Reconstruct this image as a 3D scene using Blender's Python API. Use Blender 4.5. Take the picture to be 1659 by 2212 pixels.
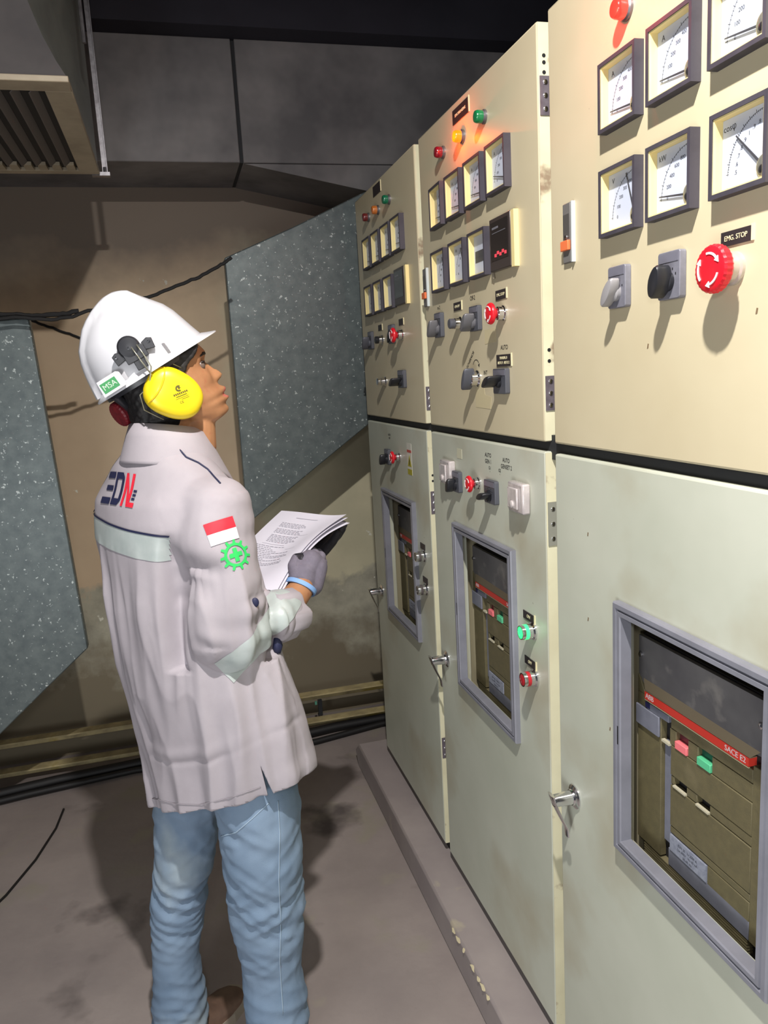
import bpy, bmesh, math, random
from mathutils import Vector, Matrix, noise
from mathutils.bvhtree import BVHTree
R_ = math.radians
random.seed(4)
for o in list(bpy.data.objects): bpy.data.objects.remove(o)
scene = bpy.context.scene
COL = scene.collection

# ------------------------------------------------------------------ camera
CAM = Vector((0.0, 0.0, 1.55))
F_PX, CX, CY = 1680.0, 829.5, 1106.0
def _n(v): return v / v.length
_vy = _n(Vector((371 - CX, 832 - CY, F_PX)))
_dn = Vector((1383 - CX, 10700 - CY, F_PX)); _dn = _n(_dn - _vy * _vy.dot(_dn))
_up = -_dn
_vx = _vy.cross(_up)
RW = Matrix((_vx, _vy, _up))                     # camera (right, down, forward) -> world
cam_d = bpy.data.cameras.new('camera'); cam = bpy.data.objects.new('camera', cam_d); COL.objects.link(cam)
cam_d.lens = F_PX / 2212 * 36; cam_d.sensor_width = 36; cam_d.clip_start = 0.02
_m = Matrix((RW.col[0], -RW.col[1], -RW.col[2])).transposed().to_4x4(); _m.translation = CAM
cam.matrix_world = _m
scene.camera = cam
def at(u, v, y):                                  # measured picture position at a known depth y
    r = RW @ Vector((u - CX, v - CY, F_PX)); return CAM + r * (y / r.y)
def atx(u, v, x):
    r = RW @ Vector((u - CX, v - CY, F_PX)); return CAM + r * (x / r.x)

# ------------------------------------------------------------------ light, world, exposure
world = bpy.data.worlds.new('world'); scene.world = world; world.use_nodes = True
bg = world.node_tree.nodes['Background']; bg.inputs[0].default_value = (0.80, 0.85, 1.0, 1); bg.inputs[1].default_value = 0.045
def area(name, loc, target, size, power, color):
    d = bpy.data.lights.new(name, 'AREA'); d.shape = 'DISK'; d.size = size; d.energy = power; d.color = color
    o = bpy.data.objects.new(name, d); COL.objects.link(o); o.location = loc
    o.rotation_euler = (Vector(target) - Vector(loc)).to_track_quat('-Z', 'Y').to_euler(); return o
area('ceiling_lamp_light', (0.12, 0.40, 2.70), (0.14, 0.75, 0.0), 0.05, 52, (1.0, 0.96, 0.92))
area('room_lamp_light', (-2.4, 0.6, 2.5), (0.4, 1.8, 0.4), 0.5, 1.6, (0.90, 0.97, 1.0))
area('camera_fill_light', (-0.05, -0.10, 1.70), (0.3, 2.2, 0.9), 0.10, 3.5, (0.98, 0.98, 1.0))  # added fill beside the camera, lifts the nearby shadows
area('low_fill_light', (-0.9, -0.35, 0.75), (0.65, 1.0, 0.45), 0.8, 20, (0.95, 0.98, 1.0))  # added soft fill to brighten the lower cabinets, not a real lamp
scene.view_settings.view_transform = 'Standard'; scene.view_settings.look = 'None'
scene.view_settings.gamma = 1; scene.view_settings.use_curve_mapping = False
scene.view_settings.exposure = 0.06

# ------------------------------------------------------------------ materials
def srgb(c):
    def f(x):
        x /= 255.0
        return x / 12.92 if x <= 0.04045 else ((x + 0.055) / 1.055) ** 2.4
    return (f(c[0]), f(c[1]), f(c[2]), 1)
MATS = {}
def mat(name, color, rough=0.5, metal=0.0, emit=None, estr=0.0, spec=0.5, noise_amt=0.0, noise_scale=20, bump=0.0, bump_scale=200, color2=None, coat=0.0, alpha=None, detail=4, contrast=None, tmap=None):
    if name in MATS: return MATS[name]
    m = bpy.data.materials.new(name); m.use_nodes = True; MATS[name] = m
    nt = m.node_tree; b = nt.nodes['Principled BSDF']
    b.inputs['Base Color'].default_value = srgb(color); b.inputs['Roughness'].default_value = rough
    b.inputs['Metallic'].default_value = metal; b.inputs['Specular IOR Level'].default_value = spec
    if coat: b.inputs['Coat Weight'].default_value = coat; b.inputs['Coat Roughness'].default_value = 0.15
    if alpha is not None: b.inputs['Alpha'].default_value = alpha
    if emit: b.inputs['Emission Color'].default_value = srgb(emit); b.inputs['Emission Strength'].default_value = estr
    tc = nt.nodes.new('ShaderNodeTexCoord')
    src = tc.outputs['Object']
    if tmap:
        mp = nt.nodes.new('ShaderNodeMapping'); mp.inputs['Scale'].default_value = tmap
        nt.links.new(src, mp.inputs[0]); src = mp.outputs[0]
    if color2 or noise_amt:
        n = nt.nodes.new('ShaderNodeTexNoise'); n.inputs['Scale'].default_value = noise_scale; n.inputs['Detail'].default_value = detail
        n.inputs['Roughness'].default_value = 0.6
        nt.links.new(src, n.inputs['Vector'])
        r = nt.nodes.new('ShaderNodeValToRGB'); nt.links.new(n.outputs['Fac'], r.inputs[0])
        lo, hi = contrast or (0.35, 0.65)
        r.color_ramp.elements[0].position = lo; r.color_ramp.elements[1].position = hi
        c = srgb(color); r.color_ramp.elements[0].color = c
        r.color_ramp.elements[1].color = srgb(color2) if color2 else (c[0] * (1 + noise_amt), c[1] * (1 + noise_amt), c[2] * (1 + noise_amt), 1)
        nt.links.new(r.outputs[0], b.inputs['Base Color'])
    if bump:
        n2 = nt.nodes.new('ShaderNodeTexNoise'); n2.inputs['Scale'].default_value = bump_scale; n2.inputs['Detail'].default_value = 3
        nt.links.new(src, n2.inputs['Vector'])
        bp = nt.nodes.new('ShaderNodeBump'); bp.inputs['Strength'].default_value = bump; bp.inputs['Distance'].default_value = 0.002
        nt.links.new(n2.outputs['Fac'], bp.inputs['Height']); nt.links.new(bp.outputs[0], b.inputs['Normal'])
    return m
def add_spots(m, color, scale, lo, hi, tmap=None):
    """dirt specks / patches with a shape of their own mixed over the base colour"""
    nt = m.node_tree; b = nt.nodes['Principled BSDF']; inp = b.inputs['Base Color']
    n = nt.nodes.new('ShaderNodeTexNoise'); n.inputs['Scale'].default_value = scale; n.inputs['Detail'].default_value = 5
    tc = nt.nodes.new('ShaderNodeTexCoord'); mp = nt.nodes.new('ShaderNodeMapping')
    mp.inputs['Location'].default_value = (scale * .37, 1.7, 3.1); mp.inputs['Scale'].default_value = tmap or (1, 1, 1)
    nt.links.new(tc.outputs['Object'], mp.inputs[0]); nt.links.new(mp.outputs[0], n.inputs['Vector'])
    r = nt.nodes.new('ShaderNodeMapRange'); r.inputs[1].default_value = lo; r.inputs[2].default_value = hi
    nt.links.new(n.outputs['Fac'], r.inputs[0])
    mx = nt.nodes.new('ShaderNodeMix'); mx.data_type = 'RGBA'
    if inp.links: nt.links.new(inp.links[0].from_socket, mx.inputs[6])
    else: mx.inputs[6].default_value = inp.default_value
    mx.inputs[7].default_value = srgb(color)
    nt.links.new(r.outputs[0], mx.inputs[0]); nt.links.new(mx.outputs[2], inp)
    return m

paint_up = add_spots(mat('cream_paint', (202, 190, 158), 0.38, color2=(210, 199, 168), noise_scale=2.2, bump=0.05, bump_scale=60), (120, 105, 85), 42, 0.76, 0.80)
paint_low = add_spots(add_spots(mat('pale_green_paint', (190, 194, 177), 0.40, color2=(202, 205, 189), noise_scale=2.5, bump=0.05, bump_scale=60), (178, 172, 148), 3.5, 0.50, 0.72), (110, 90, 70), 38, 0.755, 0.79)
paint_edge = add_spots(mat('cream_edge_paint', (226, 222, 190), 0.4, color2=(214, 208, 176), noise_scale=6), (150, 132, 110), 14, 0.62, 0.70)
body_paint = mat('cabinet_body_paint', (150, 142, 116), 0.5)
dark_m = mat('matte_black', (34, 36, 40), 0.7)  # matte black, also the painted shade between the cabinet doors
black_gap = mat('black_plinth', (22, 22, 25), 0.7)
bezel_m = mat('meter_bezel', (60, 57, 66), 0.55, color2=(70, 67, 76), noise_scale=30)
yellow_m = mat('meter_yellow_rim', (240, 222, 158), 0.5)
dial_m = mat('meter_dial', (206, 214, 234), 0.5)
ink = mat('black_ink', (70, 72, 80), 0.6)
ink_d = mat('dark_ink', (22, 22, 26), 0.6)
needle_m = mat('needle', (70, 70, 76), 0.4)
chrome = mat('chrome', (225, 225, 228), 0.16, 1.0)
steel = mat('zinc_steel', (150, 148, 152), 0.42, 0.8, color2=(120, 116, 120), noise_scale=40)
hinge_m = mat('hinge_steel', (128, 120, 128), 0.5, 0.45, color2=(108, 100, 108), noise_scale=60)
dark_pl = mat('black_plastic', (36, 37, 42), 0.35)
grey_pl = mat('grey_plastic', (120, 120, 128), 0.45)
sw_plate = mat('switch_plate_grey', (126, 126, 136), 0.42, color2=(112, 112, 122), noise_scale=50)
sw_dark = mat('switch_plate_dark', (82, 84, 92), 0.42)
red_pl = mat('red_plastic', (222, 28, 44), 0.33)
white_pl = mat('white_print', (240, 240, 240), 0.5)
label_blk = mat('label_black', (48, 42, 44), 0.5)
label_back = mat('label_ivory', (232, 222, 180), 0.5)
clear_pl = mat('cloudy_clear_plastic', (206, 198, 196), 0.15, color2=(178, 170, 170), noise_scale=40, coat=0.6)
win_frame = mat('window_frame_grey', (136, 137, 147), 0.42, color2=(123, 124, 133), noise_scale=12)
olive = add_spots(mat('breaker_olive', (104, 96, 68), 0.6, color2=(96, 89, 64), noise_scale=60, bump=0.2, bump_scale=500), (126, 116, 88), 9, 0.56, 0.75)
br_grey = mat('breaker_grey', (120, 122, 134), 0.5, color2=(108, 110, 122), noise_scale=30)
br_dust = add_spots(mat('dusty_grey_shield', (92, 90, 92), 0.45, color2=(112, 110, 110), noise_scale=8), (138, 134, 130), 22, 0.58, 0.72)
br_dark = mat('breaker_recess', (34, 32, 34), 0.7)
br_red = mat('breaker_red_stripe', (240, 70, 55), 0.45)
pink_b = mat('pink_button', (236, 120, 125), 0.5)
green_b = mat('green_button', (90, 190, 140), 0.5)
silver_pl = mat('silver_rating_plate', (128, 132, 148), 0.4, color2=(150, 154, 168), noise_scale=120)
orange_pl = mat('orange_slider', (232, 120, 72), 0.45)
tape = mat('yellowed_tape', (208, 196, 158), 0.22)
paper_m = mat('white_paper', (214, 212, 224), 0.7)
galv = add_spots(mat('galvanised_sheet', (96, 106, 108), 0.45, 0.35, color2=(114, 124, 124), noise_scale=26, detail=6), (196, 204, 202), 95, 0.64, 0.70)
duct_m = mat('dusty_duct_sheet', (136, 132, 132), 0.6, 0.1, color2=(96, 94, 96), noise_scale=3.0)
duct_side = mat('duct_side_sheet', (150, 154, 148), 0.5, 0.2, color2=(128, 132, 128), noise_scale=4)
grille_m = mat('grille_frame', (172, 160, 138), 0.5, color2=(150, 138, 118), noise_scale=9)
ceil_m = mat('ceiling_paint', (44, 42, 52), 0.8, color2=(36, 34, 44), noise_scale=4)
rope = mat('black_cable', (24, 23, 24), 0.6)
rail_m = add_spots(mat('rusty_rail', (200, 184, 136), 0.6, color2=(150, 136, 104), noise_scale=9), (170, 150, 80), 5, 0.55, 0.62)
def lit(name, col, e, s): return mat(name, col, 0.3, emit=e, estr=s)

def wall_material():
    m = bpy.data.materials.new('stained_wall'); m.use_nodes = True; nt = m.node_tree; b = nt.nodes['Principled BSDF']
    b.inputs['Roughness'].default_value = 0.8
    geo = nt.nodes.new('ShaderNodeNewGeometry'); sep = nt.nodes.new('ShaderNodeSeparateXYZ'); nt.links.new(geo.outputs['Position'], sep.inputs[0])
    def noise_(s, d=5):
        n = nt.nodes.new('ShaderNodeTexNoise'); n.inputs['Scale'].default_value = s; n.inputs['Detail'].default_value = d; n.inputs['Roughness'].default_value = .62
        nt.links.new(geo.outputs['Position'], n.inputs['Vector']); return n.outputs['Fac']
    def mr(src, a, c, x=0, y=1):
        r = nt.nodes.new('ShaderNodeMapRange'); r.inputs[1].default_value = a; r.inputs[2].default_value = c; r.inputs[3].default_value = x; r.inputs[4].default_value = y
        nt.links.new(src, r.inputs[0]); return r.outputs[0]
    def mix(f, a, c):
        x = nt.nodes.new('ShaderNodeMix'); x.data_type = 'RGBA'; nt.links.new(f, x.inputs[0])
        for i, s in ((6, a), (7, c)):
            if isinstance(s, tuple): x.inputs[i].default_value = srgb(s)
            else: nt.links.new(s, x.inputs[i])
        return x.outputs[2]
    def add(a, c):
        x = nt.nodes.new('ShaderNodeMath'); x.operation = 'ADD'; nt.links.new(a, x.inputs[0]); nt.links.new(c, x.inputs[1]); return x.outputs[0]
    beige = mix(mr(noise_(3), .35, .65), (222, 214, 182), (204, 198, 168))
    brown = mix(mr(noise_(1.5), .35, .65), (222, 198, 166), (204, 180, 150))
    upper = mix(mr(add(sep.outputs['X'], mr(noise_(2), 0, 1, -.2, .2)), .22, .34), brown, beige)
    stain = mix(mr(noise_(7, 8), .4, .62), (158, 154, 138), (188, 184, 164))
    edge = add(sep.outputs['Z'], mr(noise_(4), 0, 1, -.28, .28))
    low = mix(mr(edge, .64, .70), stain, upper)
    white = mix(mr(noise_(13, 4), .68, .70), low, (232, 230, 214))
    top_dark = mix(mr(add(sep.outputs['Z'], mr(noise_(2.2), 0, 1, -.25, .25)), 1.80, 2.12), white, (128, 116, 104))  # wall colour turns darker towards the top
    damp = mix(mr(edge, .30, .44), (128, 118, 98), top_dark)
    nt.links.new(damp, b.inputs['Base Color'])
    return m
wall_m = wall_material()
floor_m = add_spots(add_spots(add_spots(mat('dusty_concrete', (140, 130, 127), 0.75, color2=(160, 149, 144), noise_scale=2.2, bump=0.35, bump_scale=45, detail=8), (152, 144, 132), 5, 0.60, 0.70), (92, 84, 82), 3.1, 0.60, 0.72), (215, 205, 190), 60, 0.775, 0.79)
plinth_m = add_spots(mat('plinth_concrete', (150, 140, 139), 0.75, color2=(166, 156, 153), noise_scale=3, bump=0.3, bump_scale=40), (178, 168, 150), 7, 0.64, 0.72)

# ------------------------------------------------------------------ mesh builder
class MB:
    def __init__(s): s.v = []; s.f = []; s.mi = []; s.cur = 0
    def add(s, vs, fs):
        n = len(s.v); s.v += [Vector(p) for p in vs]; s.f += [tuple(n + i for i in f) for f in fs]; s.mi += [s.cur] * len(fs); return s
    def box(s, x0, x1, y0, y1, z0, z1):
        return s.add([(x0, y0, z0), (x1, y0, z0), (x1, y1, z0), (x0, y1, z0), (x0, y0, z1), (x1, y0, z1), (x1, y1, z1), (x0, y1, z1)],
                     [(0, 3, 2, 1), (4, 5, 6, 7), (0, 1, 5, 4), (1, 2, 6, 5), (2, 3, 7, 6), (3, 0, 4, 7)])
    def prism(s, poly, z0, z1, frame=None):       # polygon in local xy, extruded z0..z1; frame maps to world
        n = len(poly); vs = [Vector((p[0], p[1], z0)) for p in poly] + [Vector((p[0], p[1], z1)) for p in poly]
        if frame: vs = [frame @ v for v in vs]
        return s.add(vs, [tuple(range(n - 1, -1, -1)), tuple(range(n, 2 * n))] + [(i, (i + 1) % n, n + (i + 1) % n, n + i) for i in range(n)])
    def loft(s, rings, cap=True, close=True):
        n = len(rings[0]); vs = [p for r in rings for p in r]; fs = []
        for k in range(len(rings) - 1):
            for i in range(n if close else n - 1):
                j = (i + 1) % n; fs.append((k * n + i, k * n + j, (k + 1) * n + j, (k + 1) * n + i))
        if cap: fs.append(tuple(range(n - 1, -1, -1))); fs.append(tuple(range((len(rings) - 1) * n, len(rings) * n)))
        return s.add(vs, fs)
    def lathe(s, prof, n=28, cx=0, cy=0, frame=None):        # profile [(r, z)] about the local z axis
        rings = []
        for r, z in prof:
            ring = [Vector((cx + r * math.cos(2 * math.pi * i / n), cy + r * math.sin(2 * math.pi * i / n), z)) for i in range(n)]
            if frame: ring = [frame @ p for p in ring]
            rings.append(ring)
        return s.loft(rings)
    def tube(s, pts, r, n=10):
        pts = [Vector(p) for p in pts]; rings = []; rr = r if isinstance(r, (list, tuple)) else [r] * len(pts)
        ref = None
        for i, p in enumerate(pts):
            d = (pts[min(i + 1, len(pts) - 1)] - pts[max(i - 1, 0)]).normalized()
            if ref is None: ref = d.orthogonal().normalized()
            ref = (ref - d * ref.dot(d)).normalized(); b = d.cross(ref)
            rings.append([p + (ref * math.cos(2 * math.pi * k / n) + b * math.sin(2 * math.pi * k / n)) * rr[i] for k in range(n)])
        return s.loft(rings)
    def ellipsoid(s, c, rad, rot=None, nu=20, nv=12, e=1.0):
        c = Vector(c); rings = []
        sg = lambda x: (abs(x) ** e) * (1 if x >= 0 else -1)
        for j in range(nv + 1):
            ph = -math.pi / 2 + math.pi * (j + 0.02 * (j == 0) - 0.02 * (j == nv)) / nv; ring = []
            for i in range(nu):
                t = 2 * math.pi * i / nu
                p = Vector((rad[0] * sg(math.cos(ph)) * sg(math.cos(t)), rad[1] * sg(math.cos(ph)) * sg(math.sin(t)), rad[2] * sg(math.sin(ph))))
                ring.append(c + (rot @ p if rot else p))
            rings.append(ring)
        return s.loft(rings)
    def cone(s, p0, r0, p1, r1, n=20, k=5):         # tapered capsule
        p0, p1 = Vector(p0), Vector(p1); d = (p1 - p0); L = d.length; d.normalize(); a = d.orthogonal().normalized(); b = d.cross(a); rings = []
        prof = [(-r0 * math.cos(math.pi / 2 * i / k), r0 * math.sin(math.pi / 2 * i / k)) for i in range(k + 1)]
        prof += [(L + r1 * math.sin(math.pi / 2 * i / k), r1 * math.cos(math.pi / 2 * i / k)) for i in range(k + 1)]
        for z, r in prof:
            r = max(r, 1e-4); rings.append([p0 + d * z + (a * math.cos(2 * math.pi * i / n) + b * math.sin(2 * math.pi * i / n)) * r for i in range(n)])
        return s.loft(rings)
    def mesh(s, name):
        me = bpy.data.meshes.new(name); me.from_pydata([tuple(v) for v in s.v], [], s.f)
        if any(s.mi): me.polygons.foreach_set('material_index', s.mi)
        bm = bmesh.new(); bm.from_mesh(me); bmesh.ops.recalc_face_normals(bm, faces=bm.faces); bm.to_mesh(me); bm.free(); me.update(); return me
def smooth_mesh(me, angle=35):
    me.polygons.foreach_set('use_smooth', [True] * len(me.polygons))
    try: me.set_sharp_from_angle(angle=R_(angle))
    except Exception: pass
def obj(name, src, material, parent=None, loc=None, label=None, smooth=35, bevel=0, kind=None, off=None):
    me = src.mesh(name) if isinstance(src, MB) else src
    if off is not None: me.transform(Matrix.Translation(-Vector(off)))
    mats = material if isinstance(material, (list, tuple)) else [material]
    if not me.materials:
        for m in mats: me.materials.append(m)
    if smooth: smooth_mesh(me, smooth)
    o = bpy.data.objects.new(name, me); COL.objects.link(o)
    if parent: o.parent = parent
    if loc is not None: o.location = loc
    if label: o['label'] = label
    if kind: o['kind'] = kind
    if bevel:
        b = o.modifiers.new('bevel', 'BEVEL'); b.width = bevel; b.segments = 2; b.limit_method = 'ANGLE'; b.angle_limit = R_(40)
    return o
def thing(name, label, cat, loc=(0, 0, 0), rot=None, group=None):
    o = bpy.data.objects.new(name, None); COL.objects.link(o); o.empty_display_size = 0.1
    if rot is not None: o.matrix_world = Matrix.Translation(loc) @ rot.to_4x4()
    else: o.location = loc
    o['label'] = label; o['category'] = cat
    if group: o['group'] = group
    return o
def tag(o, label, cat, group=None):
    o['label'] = label; o['category'] = cat
    if group: o['group'] = group
    return o
def struct(name, mb, m, **k): return obj(name, mb, m, kind='structure', **k)
def text_mesh(txt, size, extrude=0.0004, align='CENTER', xs=1.0):
    c = bpy.data.curves.new('t', 'FONT'); c.body = txt; c.size = size; c.extrude = extrude; c.align_x = align; c.align_y = 'CENTER'; c.resolution_u = 3
    o = bpy.data.objects.new('t', c); COL.objects.link(o); dg = bpy.context.evaluated_depsgraph_get()
    me = bpy.data.meshes.new_from_object(o.evaluated_get(dg)); bpy.data.objects.remove(o); bpy.data.curves.remove(c)
    me.materials.clear(); me.transform(Matrix.Diagonal((xs, 1, 1, 1))); return me
def join_meshes(name, items):                        # [(mesh, matrix)]
    bm = bmesh.new()
    for me, M in items:
        t = me.copy(); t.transform(M); bm.from_mesh(t); bpy.data.meshes.remove(t)
    out = bpy.data.meshes.new(name); bm.to_mesh(out); bm.free(); return out
T3 = lambda x, y, z=0: Matrix.Translation((x, y, z))
def arc(cx, cy, r, w, a0, a1, n=14):
    o = [(cx + (r + w / 2) * math.cos(R_(a0 + (a1 - a0) * i / n)), cy + (r + w / 2) * math.sin(R_(a0 + (a1 - a0) * i / n))) for i in range(n + 1)]
    i_ = [(cx + (r - w / 2) * math.cos(R_(a0 + (a1 - a0) * i / n)), cy + (r - w / 2) * math.sin(R_(a0 + (a1 - a0) * i / n))) for i in range(n, -1, -1)]
    return o + i_
def copy_tree(o, parent):
    c = o.copy(); COL.objects.link(c); c.parent = parent
    for ch in [x for x in bpy.data.objects if x.parent == o]: copy_tree(ch, c)
    return c

# ------------------------------------------------------------------ setting
XP = 0.665                                           # plane of the cabinet doors
YB = 3.40                                            # back wall
struct('floor', MB().box(-2.2, 0.62, -1.5, YB, -0.05, 0), floor_m)
pl = MB(); pl.prism([(-1.5, 0.0), (2.86, 0.0), (2.90, 0.05), (2.84, 0.10), (-1.5, 0.10)], 0, 1, Matrix(((0, 0, 0.75, 0.575), (1, 0, 0, 0), (0, 1, 0, 0), (0, 0, 0, 1))))
struct('trim_1', pl, plinth_m, bevel=0.006)
struct('floor', MB().box(0.62, 1.4, 2.84, YB, -0.05, 0), floor_m)
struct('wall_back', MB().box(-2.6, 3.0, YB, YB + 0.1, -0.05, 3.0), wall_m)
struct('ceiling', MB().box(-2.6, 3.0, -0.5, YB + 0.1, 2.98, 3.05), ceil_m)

# ------------------------------------------------------------------ switchgear cabinets (local u right, v up, w out of the door)
PF = Matrix(((0, 0, -1), (-1, 0, 0), (0, 1, 0)))
Z0 = 0.10
cabs = []
CABY = [(2.745, 0.715, 'far'), (2.030, 0.715, 'mid'), (1.315, 0.93, 'near')]
CAB_LABEL = ['farthest of the three cream switchgear cabinets, narrow in view, with unlit lamps',
             'middle switchgear cabinet, with the glowing orange lamp and green lit button',
             'nearest switchgear cabinet at right, cut by the frame, with big meters and EMG. STOP plate']
def R_prism(name, poly, w0, w1, m, par, **k): return obj(name, MB().prism(poly, w0, w1), m, par, **k)
for (yl, W, nm), lb in zip(CABY, CAB_LABEL):
    c = thing('switchgear_cabinet', lb, 'electrical cabinet', (XP, yl, Z0), PF); c['W'] = W; c['yl'] = yl; cabs.append(c)
    obj('body', MB().box(0.0, W - 0.002, 0.03, 2.035, -0.60, -0.034), body_paint, c)
    obj('base_frame', MB().box(0.012, W - 0.012, 0.0, 0.034, -0.58, -0.018), black_gap, c, label='black base frame')
    obj('gap_shade_strip', MB().box(0.0, W - 0.001, 1.272, 1.318, -0.034, -0.014), dark_m, c, label='black strip standing for the shade between the doors')  # dark strip puts the shade of the door gap into colour
    for name, v0, v1, pm in (('upper_door', 1.306, 2.030, paint_up), ('lower_door', 0.032, 1.287, paint_low)):
        d = MB(); u0, u1 = 0.020, W - 0.020; ww = 0.36; wv0, wv1 = 0.640, 1.060
        d.box(u0, u1, v0, v1, -0.027, 0.0)
        o = obj(name, d, pm, c, bevel=0.0035)
        if name == 'lower_door':                      # cut the opening of the breaker window: rebuild as four strips
            wl = {'far': 2.545, 'mid': 1.842, 'near': 1.081}[nm]; wr = {'far': 2.185, 'mid': 1.478, 'near': 0.722}[nm]
            a, b = yl - wl + 0.003, yl - wr - 0.012; c['wa'] = yl - wl; c['wb'] = yl - wr
            d = MB(); us = [u0, a, b, u1]; vs = [v0, 0.634, 1.063, v1]; ks = {}
            for w in (-0.027, 0.0):
                for i, uu in enumerate(us):
                    for j, vv in enumerate(vs): ks[(i, j, w)] = len(d.v); d.v.append(Vector((uu, vv, w)))
            def q(*k): d.f.append(tuple(ks[x] for x in k)); d.mi.append(0)
            for i in range(3):
                for j in range(3):
                    if (i, j) == (1, 1): continue
                    q((i, j, 0.0), (i + 1, j, 0.0), (i + 1, j + 1, 0.0), (i, j + 1, 0.0)); q((i, j, -.027), (i, j + 1, -.027), (i + 1, j + 1, -.027), (i + 1, j, -.027))
            for i in range(3):
                for j in (0, 3): q((i, j, 0.0), (i + 1, j, 0.0), (i + 1, j, -.027), (i, j, -.027))
                for i2 in (0, 3): q((i2, i, 0.0), (i2, i + 1, 0.0), (i2, i + 1, -.027), (i2, i, -.027))
            q((1, 1, 0.0), (2, 1, 0.0), (2, 1, -.027), (1, 1, -.027)); q((1, 2, 0.0), (2, 2, 0.0), (2, 2, -.027), (1, 2, -.027))
            q((1, 1, 0.0), (1, 2, 0.0), (1, 2, -.027), (1, 1, -.027)); q((2, 1, 0.0), (2, 2, 0.0), (2, 2, -.027), (2, 1, -.027))
            me = d.mesh('lower_door'); me.materials.append(pm); old = o.data; o.data = me; bpy.data.meshes.remove(old)
            for p in me.polygons: p.use_smooth = False
        # bright painted return of the door edge
        e = MB().box(u1 - 0.0002, u1 + 0.0012, v0 + 0.002, v1 - 0.002, -0.0265, -0.001)
        obj('door_edge', e, paint_edge, c, label='cream door edge')
    if nm != 'near':                                   # opening cut out of the body behind the window
        pass
# bodies need a real cavity behind the window: rebuild the body as a box with a pocket
for c, (yl, W, nm) in zip(cabs, CABY):
    body = [o for o in bpy.data.objects if o.parent == c and o.name.startswith('body')][0]
    a, b = c['wa'] - 0.03, c['wb'] + 0.02; v0, v1 = 0.56, 1.10
    d = MB(); us = [0, a, b, W - .002]; vs = [0.03, v0, v1, 2.035]; ks = {}
    for w in (-0.034, -0.60):
        for i, uu in enumerate(us):
            for j, vv in enumerate(vs): ks[(i, j, w)] = len(d.v); d.v.append(Vector((uu, vv, w)))
    def q(*k): d.f.append(tuple(ks[x] if isinstance(x, tuple) else x for x in k)); d.mi.append(0)
    for i in range(3):
        for j in range(3):
            q((i, j, -.60), (i, j + 1, -.60), (i + 1, j + 1, -.60), (i + 1, j, -.60))
            if (i, j) != (1, 1): q((i, j, -.034), (i + 1, j, -.034), (i + 1, j + 1, -.034), (i, j + 1, -.034))
    for i in range(3):
        for j in (0, 3): q((i, j, -.034), (i + 1, j, -.034), (i + 1, j, -.60), (i, j, -.60)); q((j, i, -.034), (j, i + 1, -.034), (j, i + 1, -.60), (j, i, -.60))
    n = len(d.v)
    for uu, vv in ((a, v0), (b, v0), (b, v1), (a, v1)): d.v.append(Vector((uu, vv, -0.30)))
    fr = [(1, 1, -.034), (2, 1, -.034), (2, 2, -.034), (1, 2, -.034)]
    for k in range(4): q(fr[k], fr[(k + 1) % 4], n + (k + 1) % 4, n + k)
    q(n, n + 1, n + 2, n + 3)
    me = d.mesh('body'); me.materials.append(body_paint); body.data = me

# --- panel meters 96 x 96 mm
def frame_mesh(h, wall, d):
    m = MB(); o = [(-h, -h), (h, -h), (h, h), (-h, h)]; i_ = [(x * (h - wall) / h, y * (h - wall) / h) for x, y in o]
    v = [(*p, 0) for p in o] + [(*p, d) for p in o] + [(*p, d) for p in i_] + [(*p, 0) for p in i_]
    f = []
    for k in range(4):
        j = (k + 1) % 4; f += [(k, j, 4 + j, 4 + k), (4 + k, 4 + j, 8 + j, 8 + k), (8 + k, 8 + j, 12 + j, 12 + k), (12 + k, 12 + j, j, k)]
    return m.add(v, f)
HM = 0.048
_bez = frame_mesh(HM, 0.0055, 0.015).mesh('panel_meter')
_h = HM - 0.0056; _rim = frame_mesh(_h, 0.0018, 0.0135).mesh('yellow_rim')
_dial = MB().box(-_h + .002, _h - .002, -_h + .002, _h - .002, 0.0, 0.0012).mesh('dial')
_boss = MB().lathe([(0.0125, 0.0013), (0.0125, 0.003), (0.010, 0.0042), (0.0, 0.0045)], 24, 0.031, -0.026).mesh('pivot_disc')
_scr = MB().lathe([(0.0045, 0.0045), (0.0045, 0.0068), (0.003, 0.0075), (0.0, 0.0075)], 16, 0.031, -0.030).mesh('pivot_screw')
_glass = MB().box(-_h + .0022, _h - .0022, -_h + .0022, _h - .0022, 0.0112, 0.0119).mesh('glass')
gm = bpy.data.materials.new('clear_glass'); gm.use_nodes = True; nt = gm.node_tree; nt.nodes.clear()
_o = nt.nodes.new('ShaderNodeOutputMaterial'); _t = nt.nodes.new('ShaderNodeBsdfTransparent'); _g = nt.nodes.new('ShaderNodeBsdfGlossy'); _g.inputs['Roughness'].default_value = 0.08
_x = nt.nodes.new('ShaderNodeMixShader'); _x.inputs[0].default_value = 0.05
nt.links.new(_t.outputs[0], _x.inputs[1]); nt.links.new(_g.outputs[0], _x.inputs[2]); nt.links.new(_x.outputs[0], _o.inputs[0])
pivot_m = mat('pivot_grey', (176, 176, 168), 0.25, 0.7)
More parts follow.
